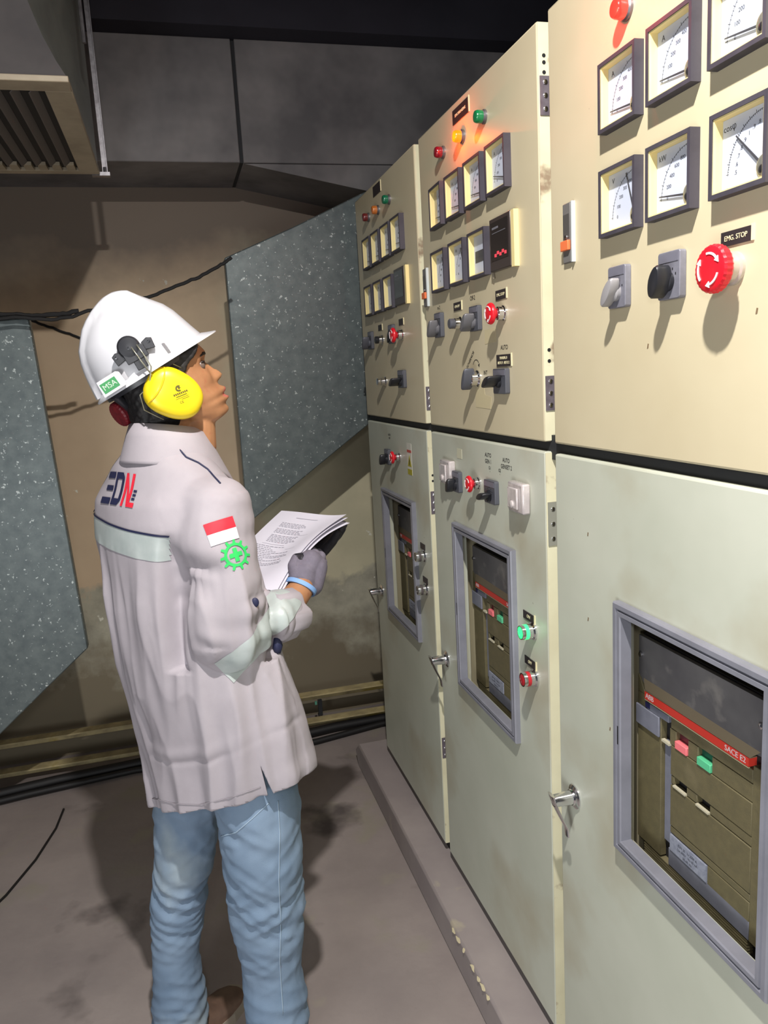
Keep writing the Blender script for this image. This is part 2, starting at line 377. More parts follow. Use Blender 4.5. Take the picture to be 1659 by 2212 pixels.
def scale_print(kind, n, fine=True):
    K = {'A': ('A', ['0', '100', '200', '300', '400', '600']), 'V': ('V', ['0', '100', '200', '300', '400', '500']), 'kW': ('kW', ['0', '200', '400', '600', '800', '1000']),
         'cos': ('cos\u03c6', ['.5', '.6', '.7', '.8', '.9', '1', '.9', '.8', '.5']), 'Hz': ('Hz', ['45', '47', '50', '53', '55']), 'blank': ('', [])}[kind]
    it = []
    cx, cy, r = 0.031, -0.026, 0.060
    m = MB()
    if K[1]:
        m.prism(arc(cx, cy, r + .0015, 0.0005, 92, 178, 26), 0.0012, 0.0014)
        N = (len(K[1]) - 1) * 4
        for i in range(N + 1):
            a = R_(176 - 82 * i / N); L = 0.0045 if i % 4 == 0 else 0.0022
            p = Vector((cx + r * math.cos(a), cy + r * math.sin(a))); q = Vector((cx + (r + L) * math.cos(a), cy + (r + L) * math.sin(a))); t = Vector((-math.sin(a), math.cos(a))) * 0.0003
            if max(abs(q.x), abs(q.y)) < 0.041: m.prism([p - t, q - t, q + t, p + t], 0.0012, 0.0014)
        me = m.mesh('m'); it.append((me, Matrix.Identity(4)))
        for i, s in enumerate(K[1]):
            a = R_(176 - 82 * i / (len(K[1]) - 1)); it.append((text_mesh(s, 0.0068, .0001), T3(cx + (r - .010) * math.cos(a) + .002, cy + (r - .010) * math.sin(a), 0.0013)))
        it.append((text_mesh(K[0], 0.0105, .0001), T3(-0.028, 0.030, 0.0013)))
        it.append((text_mesh('~', 0.009, .0001), T3(-0.030, -0.037, 0.0013)))
        it.append((MB().box(-.018, -.006, -.0385, -.0375, .0012, .0014).mesh('m'), Matrix.Identity(4)))
    return join_meshes('scale_print', it)
_prints = {}
def meter(c, y, z, kind, ang=0, label=None, tilt=0, w=0.0):
    """needle angle is measured from the zero position (pointing left)"""
    u = c['yl'] - y; v = z - Z0
    rt = MB(); 
    o = obj('panel_meter', _bez, bezel_m, c, (u, v, w), label, smooth=0)
    if tilt: o.rotation_euler = (0, R_(tilt), 0)
    obj('yellow_rim', _rim, yellow_m, o, smooth=0); obj('dial', _dial, dial_m, o, smooth=0)
    if kind not in _prints: _prints[kind] = scale_print(kind, 0)
    if kind != 'blank':
        obj('scale_print', _prints[kind], ink, o, smooth=0)
        nd = MB(); a = R_(176 - ang); cx, cy = 0.031, -0.027
        d = Vector((math.cos(a), math.sin(a))); t = Vector((-d.y, d.x)); p = Vector((cx, cy)); L = 0.064
        e = p + d * L
        while max(abs(e.x), abs(e.y)) > 0.0375: L -= .001; e = p + d * L
        nd.prism([p - t * .0016, e - t * .0008, e + t * .0008, p + t * .0016], 0.0030, 0.0036); obj('needle', nd, needle_m, o)
        obj('pivot_disc', _boss, pivot_m, o); obj('pivot_screw', _scr, dark_pl, o)
    obj('glass', _glass, gm, o, smooth=0)
    return o
far, mid, near = cabs
U3 = [1.063, 0.941, 0.815]
meter(near, U3[0], 1.929, 'A', 2); meter(near, U3[1], 1.929, 'A', 2); meter(near, U3[2], 1.929, 'A', 4)
meter(near, U3[0], 1.781, 'V', 66); meter(near, U3[1], 1.781, 'kW', 4); meter(near, 0.809, 1.781, 'cos', 40)
U2 = [1.862, 1.744, 1.622, 1.500]
meter(mid, U2[0], 1.936, 'A', 2, tilt=-3); meter(mid, U2[1], 1.936, 'A', 2); meter(mid, U2[2], 1.936, 'A', 2); meter(mid, U2[3], 1.936, 'A', 10)
meter(mid, 1.862, 1.787, 'V', 62); meter(mid, 1.735, 1.788, 'Hz', 62); meter(mid, 1.611, 1.788, 'blank')
lm = MB().box(-.034, .030, -.012, .012, 0.0012, 0.0016).box(-.034, .030, -.001, 0.0, .0016, .0018)
U1 = [2.556, 2.442, 2.325, 2.212]
for k, u in enumerate(U1): meter(far, u, 1.935, 'A', 2)
for u in (2.565, 2.443, 2.322): meter(far, u, 1.787, 'V' if u > 2.5 else 'Hz' if u > 2.4 else 'blank', 60)
# dark electronic meters with a yellow surround at the end of each lower row
for c, y in ((mid, 1.490), (far, 2.205)):
    o = obj('digital_meter', MB().box(-.050, .050, -.050, .052, 0, 0.012), mat('digital_meter_case', (66, 58, 56), .3), c, (c['yl'] - y, 1.790 - Z0, 0), 'dark digital meter with red digits', bevel=.002)
    obj('side_plate', MB().box(.0502, .064, -.052, .052, 0, .010), yellow_m, o, label='yellow side plate')
    obj('display_glass', MB().box(-.042, .042, -.030, .044, .012, .0128), mat('smoked_display', (40, 36, 36), .12, coat=.5), o)
    obj('marking', join_meshes('m', [(MB().box(-.034, -.004, .030, .034, .0128, .0131).mesh('m'), Matrix.Identity(4)), (MB().box(-.034, .030, .022, .0232, .0128, .0131).mesh('m'), Matrix.Identity(4))]), grey_pl, o)
    if c is mid:
        rd = MB()
        for k in range(5): rd.box(-.022 + k * .012, -.015 + k * .012, -.024 + (k % 2) * .004, -.018 + (k % 2) * .004, .0128, .0140)
        obj('red_digits', rd, mat('red_led', (210, 70, 80), .3, emit=(230, 60, 80), estr=.5), o)
        obj('loose_wire', MB().tube([(-.050, .05, .004), (-.053, .0, .008), (-.051, -.05, .006), (-.050, -.062, .004)], .0022, 6), mat('dusty_wire', (140, 130, 112), .6), o)
obj('printed_bar', lm, ink, mid, (mid['yl'] - 1.611, 1.785 - Z0, 0))

# --- pilot lamps (domed)
def pilot(c, y, z, body, glow, es, label, r=0.0125):
    g = mat('lens_' + label.replace(' ', '_'), body, 0.2, coat=.5, emit=glow, estr=es)
    o = obj('pilot_lamp', MB().lathe([(r * 1.12, 0), (r * 1.12, .004), (r * .98, .006), (r * .98, .007)]), steel, c, (c['yl'] - y, z - Z0, 0), label)
    obj('lens', MB().lathe([(r * .95, .006), (r * 1.0, .009), (r, .017), (r * .92, .020), (r * .85, .0215), (r * .5, .0225), (0, .0228)]), g, o)
    if es > 1:
        l = bpy.data.lights.new('lamp_glow', 'POINT'); l.energy = .45; l.color = srgb(glow)[:3]; l.shadow_soft_size = .006
        lo = bpy.data.objects.new('lamp_glow', l); COL.objects.link(lo); lo.parent = o; lo.location = (0, -.004, .042)
    return o
pilot(near, 1.055, 2.030, (230, 30, 30), (255, 45, 32), 2.6, 'glowing red pilot lamp', .0135)
pilot(mid, 1.822, 2.048, (130, 20, 34), (160, 20, 40), .05, 'dark red pilot lamp'); pilot(mid, 1.697, 2.047, (240, 110, 20), (255, 88, 6), 2.6, 'glowing orange pilot lamp')
pilot(mid, 1.573, 2.049, (20, 120, 70), (20, 150, 80), .06, 'green pilot lamp')
pilot(far, 2.543, 2.045, (110, 40, 40), (120, 20, 20), .02, 'dull red pilot lamp'); pilot(far, 2.423, 2.043, (190, 110, 50), (200, 90, 30), .04, 'dull orange pilot lamp'); pilot(far, 2.296, 2.046, (20, 100, 70), (20, 120, 70), .04, 'dull green pilot lamp')

# --- engraved plates
def plate(c, y, z, w, h, txt=None, ts=0.009, label='black engraved plate', back=True, xs=1.0):
    o = obj('name_plate', MB().box(-w / 2, w / 2, -h / 2, h / 2, 0, .0016), label_blk, c, (c['yl'] - y, z - Z0, 0), label)
    if back: obj('plate_edge', MB().box(w / 2, w / 2 + .004, -h / 2, h / 2 + .002, 0, .0017), label_back, o, label='ivory plate edge')
    if txt:
        it = [(text_mesh(t, ts, .0002, xs=xs), T3(0, ((len(txt) - 1) / 2 - i) * ts * 1.15, .0018)) for i, t in enumerate(txt)]
        obj('lettering', join_meshes('l', it), label_back, o, smooth=0)
    return o
plate(near, 0.823, 1.686, .052, .017, ['EMG. STOP'], .0085, xs=.95)
plate(mid, 1.705, 2.100, .096, .030, ['SYNCHRONIZING'], .0085, label='black name plate above the orange lamp', xs=.95); plate(far, 2.430, 2.105, .088, .030, None)
plate(mid, 1.516, 1.694, .052, .019, ['EMG. STOP'], .0085, xs=.95); plate(mid, 1.768, 1.694, .050, .019, ['ON-OFF'], .009)
plate(mid, 1.511, 1.562, .072, .024, ['MANUAL 0', 'AUTO 1  AUTO 2'], .0085, xs=.9)
plate(far, 2.478, 1.694, .045, .018); plate(far, 2.239, 1.694, .045, .018)
plate(mid, 1.421, 1.038, .051, .017, ['ON'], .010); plate(mid, 1.419, 0.939, .051, .017, ['OFF'], .010)
plate(far, 2.133, 1.043, .044, .017, back=False); plate(far, 2.123, .943, .044, .017, back=False)

# --- emergency stops
def estop(c, y, z, r, d, label='red mushroom emergency stop button', ribs=True):
    o = obj('emergency_stop', MB().lathe([(r * .72, 0), (r * .72, .004), (r * .62, .006), (r * .62, d * .45), (r * .56, d * .5)]), chrome if not ribs else mat('satin_collar', (196, 188, 176), .25, .3), c, (c['yl'] - y, z - Z0, 0), label)
    obj('stem', MB().lathe([(r * .42, d * .4), (r * .42, d * .62)]), dark_pl if not ribs else red_pl, o)
    n = 56; rings = []
    prof = [(.55, .56), (.93, .60), (1.0, .68), (1.0, .88), (.94, .96), (.84, 1.0), (.4, 1.03), (.01, 1.035)] if ribs else [(.40, .50), (.5, .62), (.93, .74), (1.0, .80), (1.0, .86), (.94, .94), (.8, .99), (.4, 1.04), (.01, 1.05)]
    for rr, zz in prof:
        rings.append([Vector(((r * rr * (1 + (.035 if (ribs and i % 2 and .9 < rr) else 0))) * math.cos(2 * math.pi * i / n), (r * rr * (1 + (.035 if (ribs and i % 2 and .9 < rr) else 0))) * math.sin(2 * math.pi * i / n), d * zz)) for i in range(n)])
    obj('mushroom_head', MB().loft(rings), red_pl, o, smooth=25)
    a = MB()
    for k in range(3):
        s = 100 - 120 * k; z0 = d * 1.012; z1 = d * 1.045
        a.prism(arc(0, 0, r * .66, r * .09, s, s - 62, 10), z0, z1)
        e = R_(s - 62); p = Vector((r * .66 * math.cos(e), r * .66 * math.sin(e))); t = Vector((math.sin(e), -math.cos(e))); nn = Vector((math.cos(e), math.sin(e)))
        a.prism([p - nn * r * .14, p + nn * r * .14, p + t * r * .24], z0, z1)
    obj('arrow_print', a, white_pl, o, smooth=0)
    return o
estop(near, 0.826, 1.650, .0275, .036); estop(mid, 1.503, 1.656, .0215, .036, ribs=False); estop(far, 2.229, 1.657, .0215, .036, ribs=False)
estop(mid, 1.672, 1.287, .0195, .030, ribs=False); estop(far, 2.329, 1.290, .0195, .030, ribs=False)

# --- cam switches
def handle_mesh(L, r, h, lean=0):                     # elongated rotary handle
    m = MB(); rings = []
    for z, s in ((.010, .55), (.014, .92), (.016, 1.0), (h - .004, 1.0), (h - .001, .9), (h, .6)):
        ring = []
        for i in range(28):
            a = 2 * math.pi * i / 28; x = math.cos(a); yv = math.sin(a)
            ring.append(Vector(((abs(x) ** .8) * (1 if x > 0 else -1) * L * s, yv * r * s * (1 - .25 * abs(x)), z)))
        rings.append(ring)
    return m.loft(rings)
def cam_switch(c, y, z, w, h, rot, hl=.022, hr=.0075, hh=.034, plate_m=sw_plate, handle_m=dark_pl, label='grey rotary cam switch', dz=-.008, knob_r=.013):
    m = MB(); rr = .004; P = []
    for cx, cy, a0 in ((w / 2 - rr, h / 2 - rr, 0), (-w / 2 + rr, h / 2 - rr, 90), (-w / 2 + rr, -h / 2 + rr, 180), (w / 2 - rr, -h / 2 + rr, 270)):
        P += [(cx + rr * math.cos(R_(a0 + 30 * k)), cy + rr * math.sin(R_(a0 + 30 * k))) for k in range(4)]
    m.prism(P, 0, .0105)
    o = obj('cam_switch', m, plate_m, c, (c['yl'] - y, z - Z0, 0), label, bevel=.001)
    obj('title_strip', MB().box(-w / 2 + .003, w / 2 - .003, h / 2 - .014, h / 2 - .003, .0105, .0112), mat('switch_title', (112, 112, 124), .4), o)
    pr = MB()
    for k in range(5):
        a = R_(30 + 30 * k); p = Vector((.018 * math.cos(a), dz + .018 * math.sin(a))); pr.box(p.x - .0008, p.x + .0008, p.y - .0014, p.y + .0014, .0105, .0109)
    obj('scale_print', pr, ink_d, o, smooth=0)
    obj('hub', MB().lathe([(knob_r, .0105), (knob_r, .016), (knob_r * .8, .018)], 24, 0, dz), handle_m, o)
    hd = obj('handle', handle_mesh(hl, hr, hh), handle_m, o, (0, dz, 0)); hd.rotation_euler = (0, 0, R_(rot))
    return o
grey_h = mat('grey_handle', (150, 148, 150), .35)
cam_switch(near, 1.069, 1.657, .047, .061, 52, .024, .0095, .030, sw_plate, grey_h, 'grey cam switch with grey handle')
cam_switch(near, 0.941, 1.657, .048, .062, 70, .022, .0115, .036, sw_plate, dark_pl, 'grey cam switch with black handle')
cam_switch(mid, 1.890, 1.660, .048, .060, 55, .024, .009, .036, sw_dark, mat('mid_grey_handle', (104, 104, 108), .3))
cam_switch(mid, 1.647, 1.657, .052, .054, 48, .024, .009, .038, sw_dark, mat('mid_grey_handle', (104, 104, 108), .3))
cam_switch(mid, 1.516, 1.520, .064, .052, 28, .022, .008, .044, sw_dark, dark_pl, 'dark cam switch with long black handle', 0)
cam_switch(mid, 1.808, 1.275, .054, .052, 60, .020, .010, .034, sw_dark, dark_pl, 'dark cam switch with round black knob')
cam_switch(mid, 1.588, 1.278, .062, .052, 18, .022, .0075, .036, sw_dark, dark_pl, 'dark cam switch with black lever')
cam_switch(far, 2.590, 1.660, .046, .058, 60, .023, .008, .036, sw_dark, sw_dark); cam_switch(far, 2.330, 1.665, .048, .056, 60, .02, .008, .02, sw_dark, dark_pl)
cam_switch(far, 2.243, 1.530, .060, .052, 28, .022, .008, .044, sw_dark, dark_pl); cam_switch(far, 2.455, 1.280, .050, .050, 60, .020, .010, .034, sw_dark, dark_pl)

# --- chrome knobs and lit push buttons
def knob(c, y, z, L, r, cap, label, blade=False):
    o = obj('selector_knob', MB().lathe([(r * 1.35, 0), (r * 1.35, .003), (r * 1.1, .006), (r * 1.05, L * .55), (r * .9, L * .6)]), chrome, c, (c['yl'] - y, z - Z0, 0), label)
    if blade: hd = obj('handle', handle_mesh(r * 1.9, r * .55, L + .004), cap, o); hd.rotation_euler = (0, 0, R_(62))
    else: obj('cap', MB().lathe([(r * .9, L * .55), (r, L * .62), (r, L * .94), (r * .85, L), (0, L * 1.01)]), cap, o)
    return o
knob(mid, 1.751, 1.654, .030, .0115, sw_dark, 'small grey knob on chrome collar'); knob(far, 2.456, 1.655, .026, .0115, dark_pl, 'small black knob on chrome collar')
knob(mid, 1.657, 1.526, .034, .014, sw_dark, 'chrome selector with grey key handle', True); knob(far, 2.446, 1.524, .030, .0115, chrome, 'chrome plug lock')
def push(c, y, z, lens, label):
    o = obj('push_button', MB().lathe([(.0185, 0), (.0185, .004), (.0155, .007), (.0150, .024), (.0145, .030), (.0125, .030), (.0125, .020)]), chrome, c, (c['yl'] - y, z - Z0, 0), label)
    obj('lens', MB().lathe([(.0122, .018), (.0122, .0285), (.009, .0295), (0, .0298)]), lens, o)
    m = MB()
    for k in range(2): m.box(-.0152, .0152, -.010 + k * .012, -.004 + k * .012, .016, .023)
    obj('side_lens', MB().lathe([(.0154, .015), (.0154, .0225)]), lens, o)
    return o
push(mid, 1.401, 1.014, mat('green_lit', (60, 230, 110), .3, emit=(40, 255, 110), estr=2.2), 'glowing green push button')
push(mid, 1.397, 0.914, mat('red_lens', (190, 40, 50), .3), 'red push button with chrome collar')
push(far, 2.117, 1.018, mat('smoke_lens', (90, 84, 84), .2), 'chrome push button, unlit'); push(far, 2.113, .918, mat('smoke_lens', (90, 84, 84), .2), 'chrome push button, unlit')

# --- slim sliders, clear boxes, hinges, handles, notes
for c, y in ((near, 1.225), (mid, 1.988)):
    o = obj('slim_indicator', MB().box(-.017, .013, -.048, .048, 0, .004).box(-.0165, .008, -.047, .047, .004, .0055), mat('slim_grey', (112, 110, 108), .4), c, (c['yl'] - y, 1.762 - Z0, 0), 'slim grey indicator strip with orange slider', bevel=.0008)
    obj('side_rail', MB().box(.013, .016, -.048, .048, 0, .0065), mat('pale_rail', (196, 204, 204), .4), o)
    obj('orange_slider', MB().box(-.0165, .009, -.028, -.012, .005, .011), orange_pl, o, bevel=.001, label='orange slider')
    obj('indicator_window', MB().box(-.0145, .006, -.008, .030, .0053, .0062), mat('slim_dark', (84, 82, 80), .3), o)
    obj('screw', MB().lathe([(.003, .006), (.003, .008), (0, .008)], 12, -.004, -.006), chrome, o)
for y, z in ((1.862, 1.292), (1.436, 1.286)):
    o = obj('clear_cover_box', MB().box(-.036, .036, -.030, .032, 0, .018), clear_pl, mid, (mid['yl'] - y, z - Z0, 0), 'cloudy clear plastic cover box', bevel=.004)
    obj('raised_lid', MB().box(-.028, .018, -.022, .022, .018, .023), clear_pl, o, bevel=.003); obj('lock_knob', MB().lathe([(.008, .023), (.008, .026), (.006, .027), (0, .027)], 18, -.004, -.012), clear_pl, o)
obj('paper_label', MB().box(-.016, .016, -.012, .012, 0, .0006), mat('ivory_label', (206, 204, 178), .6), mid, (mid['yl'] - 1.795, 1.345 - Z0, 0))
def hinge(c, z, h=.064, m=hinge_m, black_tail=False):
    W = c['W']
    o = obj('hinge', MB().box(W - .0185, W - .0165, -h / 2, h / 2, -.027, -.003), m, c, (0, z - Z0, 0), 'steel hinge')
    obj('hinge_barrel', MB().tube([(W - .013, -h / 2, -.0275), (W - .013, h / 2, -.0275)], .0045, 12), steel, o)
    for k in (-1, 0, 1):
        F = Matrix(((0, 0, 1, W - .0165), (0, 1, 0, k * h * .34), (-1, 0, 0, -.013), (0, 0, 0, 1)))
        obj('screw', MB().lathe([(.0042, 0), (.0042, .0012), (.0025, .0022), (0, .0022)], 14, frame=F), chrome, o)
for c, zz in ((mid, (2.010, 1.496)), (far, (1.185, 1.475, .445))):
    for z in zz: hinge(c, z)
hinge(mid, 1.248, .085, mat('dull_hinge', (140, 140, 128), .6))
for c, zs in ((mid, (1.575, 1.555, 2.075, 2.064, 2.048)), (far, (1.262, 1.246))):
    for z in zs:
        F = Matrix(((0, 0, 1, c['W'] - .0187), (0, 1, 0, z - Z0), (-1, 0, 0, -.012), (0, 0, 0, 1)))
        obj('screw_hole', MB().lathe([(.0034, 0), (.0034, .0004), (0, .0004)], 14, frame=F), black_gap, c)
def lever(c, y, z, label='chrome lever door handle'):
    o = obj('door_handle', MB().lathe([(.023, 0), (.023, .003), (.020, .005), (.0155, .007), (.0145, .010)]), chrome, c, (c['yl'] - y, z - Z0, 0), label)
    obj('hub', MB().lathe([(.0135, .008), (.0120, .042), (.011, .046), (0, .047)]), chrome, o)
    rings = []
    for i in range(15):
        t = i / 14; v = .014 - .088 * t; w = .050 - .036 * t ** 1.2 + (.007 * ((t - .82) / .18) if t > .82 else 0)
        u = .006 * t * t
        hw = .0125 * (1 - .35 * t); th = .0035 - .001 * t
        rings.append([Vector((u + hw * math.cos(a), v, w + th * math.sin(a))) for a in [2 * math.pi * k / 12 for k in range(12)]])
    obj('lever', MB().loft(rings), chrome, o)
lever(near, 1.236, .735); lever(mid, 1.957, .757); lever(far, 2.655, .772)
def ink_note(c, y, z, txt, s, rot=0, m=ink_d):
    it = [(text_mesh(t, s, .0001), Matrix.Rotation(R_(rot), 4, 'Z') @ T3(0, -i * s * 1.1, 0)) for i, t in enumerate(txt)]
    obj('handwritten_note', join_meshes('n', it), m, c, (c['yl'] - y, z - Z0, .0004), smooth=0)
ink_note(mid, 1.673, 1.703, ['Off-2'], .014); ink_note(mid, 1.903, 1.703, ['m-2'], .013); ink_note(mid, 1.508, 1.588, ['AUTO'], .013)
ink_note(mid, 1.700, 1.568, ['GOVERNOR'], .011, 38); ink_note(mid, 1.612, 1.538, ['INT'], .013); ink_note(mid, 1.613, 1.357, ['AUTO', 'GEN 1'], .013); ink_note(mid, 1.515, 1.354, ['AUTO', 'GENSET 2'], .013)
ink_note(mid, 1.605, 1.329, ['G1', "'"], .010); ink_note(mid, 1.550, 1.329, ['G2', "'"], .010); ink_note(far, 2.44, 1.352, ['AUTO', 'OFF'], .010)
arw = MB().prism(arc(0, 0, .020, .0014, 150, 40, 10), 0, .0003).prism([(.012, .008), (.020, .012), (.018, .003)], 0, .0003)
obj('handwritten_arrow', arw, ink_d, mid, (mid['yl'] - 1.665, 1.548 - Z0, .0003), smooth=0)
obj('tape_patch', MB().prism([(-.045, -.016), (.04, -.018), (.045, .008), (.01, .012), (.0, .045), (-.03, .05), (-.047, .012)], 0, .0003), tape, mid, (mid['yl'] - 1.628, 1.478 - Z0, .0002), smooth=0)
obj('tape_patch', MB().prism([(-.03, -.016), (.032, -.013), (.03, .016), (-.028, .014)], 0, .0003), tape, mid, (mid['yl'] - 1.580, 1.615 - Z0, .0002), smooth=0)
# warning sticker on the far cabinet
o = obj('warning_sticker', MB().box(-.023, .023, -.048, .048, 0, .0005), mat('sticker_white', (220, 218, 206), .5), far, (far['yl'] - 2.225, 1.292 - Z0, 0), 'white sticker with yellow warning triangle')
obj('red_band', MB().box(-.022, .022, .020, .028, .0005, .0008), mat('dull_red', (196, 84, 74), .5), o); obj('warning_triangle', MB().prism([(-.019, -.022), (.019, -.022), (0, .014)], .0005, .0009), mat('warn_yellow', (176, 168, 40), .5), o)
obj('yellow_band', MB().box(-.022, .022, -.047, -.030, .0005, .0008), mat('warn_yellow', (176, 168, 40), .5), o)
obj('symbol', MB().prism([(-.002, -.018), (.002, -.018), (.003, -.004), (0, .004), (-.003, -.004)], .0009, .0012), ink_d, o)
# dirt marks on near door
for y, z in ((.786, 1.597), (1.003, 1.567), (1.178, 1.258), (1.180, 1.105), (1.11, .93)):
    obj('paint_chip', MB().prism([(-.002, -.0035), (.001, -.003), (.0022, .003), (-.0004, .0035)], 0, .0003), mat('chip', (120, 100, 74), .7), near, (near['yl'] - y, z - Z0, .0001), smooth=0)

# --- breaker windows and the breakers behind them
def window_frame(c):
    a, b = c['wa'], c['wb']; v0, v1 = 0.630, 1.067
    m = MB()
    def ring(t0, t1, w0, w1):
        m.loft([[Vector((a + t, v0 + t, w)), Vector((b - t, v0 + t, w)), Vector((b - t, v1 - t, w)), Vector((a + t, v1 - t, w))] for t, w in ((t0, w0), (t1, w1))], cap=False)
    prof = [(0, 0.0), (0, .010), (.002, .013), (.009, .013), (.010, .0085), (.0125, .0085), (.0135, .0125), (.020, .0125), (.0215, .010), (.0225, -.008), (.012, -.010)]
    for (t0, w0), (t1, w1) in zip(prof, prof[1:]): ring(t0, t1, w0, w1)
    o = obj('window_frame', m, win_frame, c, smooth=0, label='grey plastic frame around the breaker window')
    obj('latch_slot', MB().box(a + .0135, a + .0165, .825, .857, .0120, .0129), black_gap, o)
    return o
BL = ['grey and olive circuit breaker with red stripe inside the farthest cabinet, most foreshortened', 'olive circuit breaker with red stripe inside the middle cabinet window', 'large olive circuit breaker marked SACE E2 at the bottom right, in the nearest cabinet']
for c, bl in zip(cabs, BL):
    window_frame(c)
    # breaker frame: local u=0 at its left edge, v=0 at z 0.697, w=0 at its face
    u0 = c['wa'] - 0.020
    t = thing('circuit_breaker', bl, 'circuit breaker', Vector((XP + 0.048, c['yl'] - u0, 0.697)), PF, group=None)
    obj('housing', MB().box(0, .300, -.02, .400, -.18, -.012), br_dark, t)
    def bx(*a): return MB().box(*a)
    # olive front built as panels around openings
    L, Rr = .070, .275
    f = MB(); f.box(0, .066, 0.03, .300, -.012, 0); f.add([(0, .300, 0), (.022, .300, 0), (.002, .330, 0), (0, .330, 0), (0, .300, -.012), (.022, .300, -.012), (.002, .330, -.012), (0, .330, -.012)], [(0, 1, 2, 3), (4, 7, 6, 5), (0, 4, 5, 1), (1, 5, 6, 2), (2, 6, 7, 3), (3, 7, 4, 0)])                       # left column
    f.box(.092, Rr, .272, .292, -.012, 0)                               # under red stripe
    for a_, b_ in ((.088, .104), (.134, .158), (.190, Rr)): f.box(a_, b_, .243, .270, -.012, -.001)
    f.box(.092, Rr, .192, .242, -.012, 0)
    for a_, b_ in ((.092, .100), (.132, .157), (.187, Rr)): f.box(a_, b_, .176, .1905, -.012, -.001)
    f.box(.092, Rr, .103, .1745, -.012, 0); f.box(.092, Rr, .090, .1015, -.012, -.0005); f.box(.185, Rr, .058, .089, -.012, 0)
    f.box(.2765, .302, .03, .300, -.012, .001)                          # right column
    obj('front_cover', f, olive, t, bevel=.0012, label='olive front cover')
    obj('side_blocks', MB().box(0, .0645, .243, .278, 0, .004).box(.030, .088, .278, .290, -.006, .002).box(.068, .090, .062, .240, -.012, -.006).box(.088, Rr, .029, .060, -.012, 0), br_grey, t, bevel=.001, label='grey blocks')
    obj('shield', MB().box(.0, .302, .326, .398, -.010, -.002).prism([(.020, .312), (.245, .312), (.302, .318), (.302, .3255), (0, .3255)], -.010, -.003), br_dust, t, label='dusty grey upper shield')
    obj('slope_strip', MB().add([(.012, .326, -.003), (.285, .322, -.003), (.270, .308, .001), (.022, .309, .001)], [(0, 1, 2, 3)]).box(.02, .27, .307, .3085, -.01, .001), mat('dusty_slope', (138, 124, 100), .6), t)
    s = obj('red_stripe', MB().box(.022, .268, .2935, .3065, -.012, .0015), br_red, t, label='red stripe')
    obj('lettering', join_meshes('l', [(text_mesh('ABB', .0125, .0002), T3(.036, .300, .0017)), (text_mesh('SACE E2', .0120, .0002), T3(.241, .300, .0017))]), white_pl, s, smooth=0)
    obj('white_line', MB().box(.022, .268, .2915, .2925, -.001, .0015), label_back, t)
    obj('red_push_button', MB().box(.1045, .1335, .243, .256, -.010, .002), pink_b, t, bevel=.001, label='pink red push button'); obj('green_push_button', MB().box(.1585, .1895, .243, .256, -.010, .002), green_b, t, bevel=.001, label='green push button')
    obj('dark_maroon_window', MB().box(.1045, .1335, .256, .270, -.011, -.008), mat('maroon', (84, 36, 44), .3), t); obj('dark_green_window', MB().box(.1585, .1895, .256, .270, -.011, -.008), mat('darkgreen', (24, 76, 60), .3), t)
    obj('sill', MB().box(.1005, .1315, .1745, .1775, -.003, .002).box(.1575, .1865, .1745, .1775, -.003, .002).box(.070, .090, .2395, .2435, -.004, .002), mat('ivory_sill', (190, 184, 160), .5), t)
    o = obj('rating_plate', MB().box(.094, .184, .060, .088, -.002, .0015), silver_pl, t, label='silver rating plate')
    it = [(text_mesh(x, .006, .0001), T3(.139, .080 - .0075 * i, .0017)) for i, x in enumerate(('E2N 20   Iu 2000 A', 'Ue 690V   Icu 65 kA', '50-60 Hz'))]
    obj('lettering', join_meshes('l', it), ink, o, smooth=0)
    g = MB()
    for k in range(5): g.box(.018, .272, .004 + k * .005, .0068 + k * .005, -.012, -.001)
    obj('bottom_grille', g, olive, t)
    obj('brand_chip', MB().box(.026, .038, .281, .2905, .002, .003), mat('navy', (38, 38, 80), .4), t)
    for a_, b_ in ((.008, .366), (.288, .362)): obj('shield_screw', MB().lathe([(.004, -.002), (.004, .002), (.002, .003), (0, .003)], 14, a_, b_), chrome, t)


# ------------------------------------------------------------------ galvanised ducts, overhead trunk, cables, rails
def prism_xz(pts, y0, y1):                            # polygon given as world points (x, z), extruded along y
    n = len(pts); return MB().add([(x, y0, z) for x, z in pts] + [(x, y1, z) for x, z in pts], [tuple(range(n)), tuple(range(2 * n - 1, n - 1, -1))] + [(i, n + i, n + (i + 1) % n, (i + 1) % n) for i in range(n)])
def xz(lst, y): return [(p.x, p.z) for p in (at(u, v, y) for u, v in lst)]
def slab_thing(name, label, cat, pts, y, dep, m, group=None):
    P = xz(pts, y); t = thing(name, label, cat, (sum(p[0] for p in P) / len(P), y, min(p[1] for p in P)), group=group); off = t.location
    obj('sheet', prism_xz(P, y, y + dep), m, t, off=off, bevel=.004)
    cx = sum(p[0] for p in P) / len(P); cz = sum(p[1] for p in P) / len(P)
    return t
mp_ = at(535, 1132, 3.10)
slab_thing('duct_panel', 'speckled galvanised duct panel with a slanting lower edge, between the worker\'s face and the cabinets', 'duct',
           [(485, 557), (640, 487), (780, 418), (815, 402), (905, 830), (790, 922), (535, 1132)], 2.94, 0.06, galv)
slab_thing('duct_panel', 'speckled galvanised duct panel at the left edge, behind the worker\'s back', 'duct',
           [(-160, 705), (62, 686), (190, 1400), (100, 1488), (-160, 1745)], 2.70, 0.04, galv)
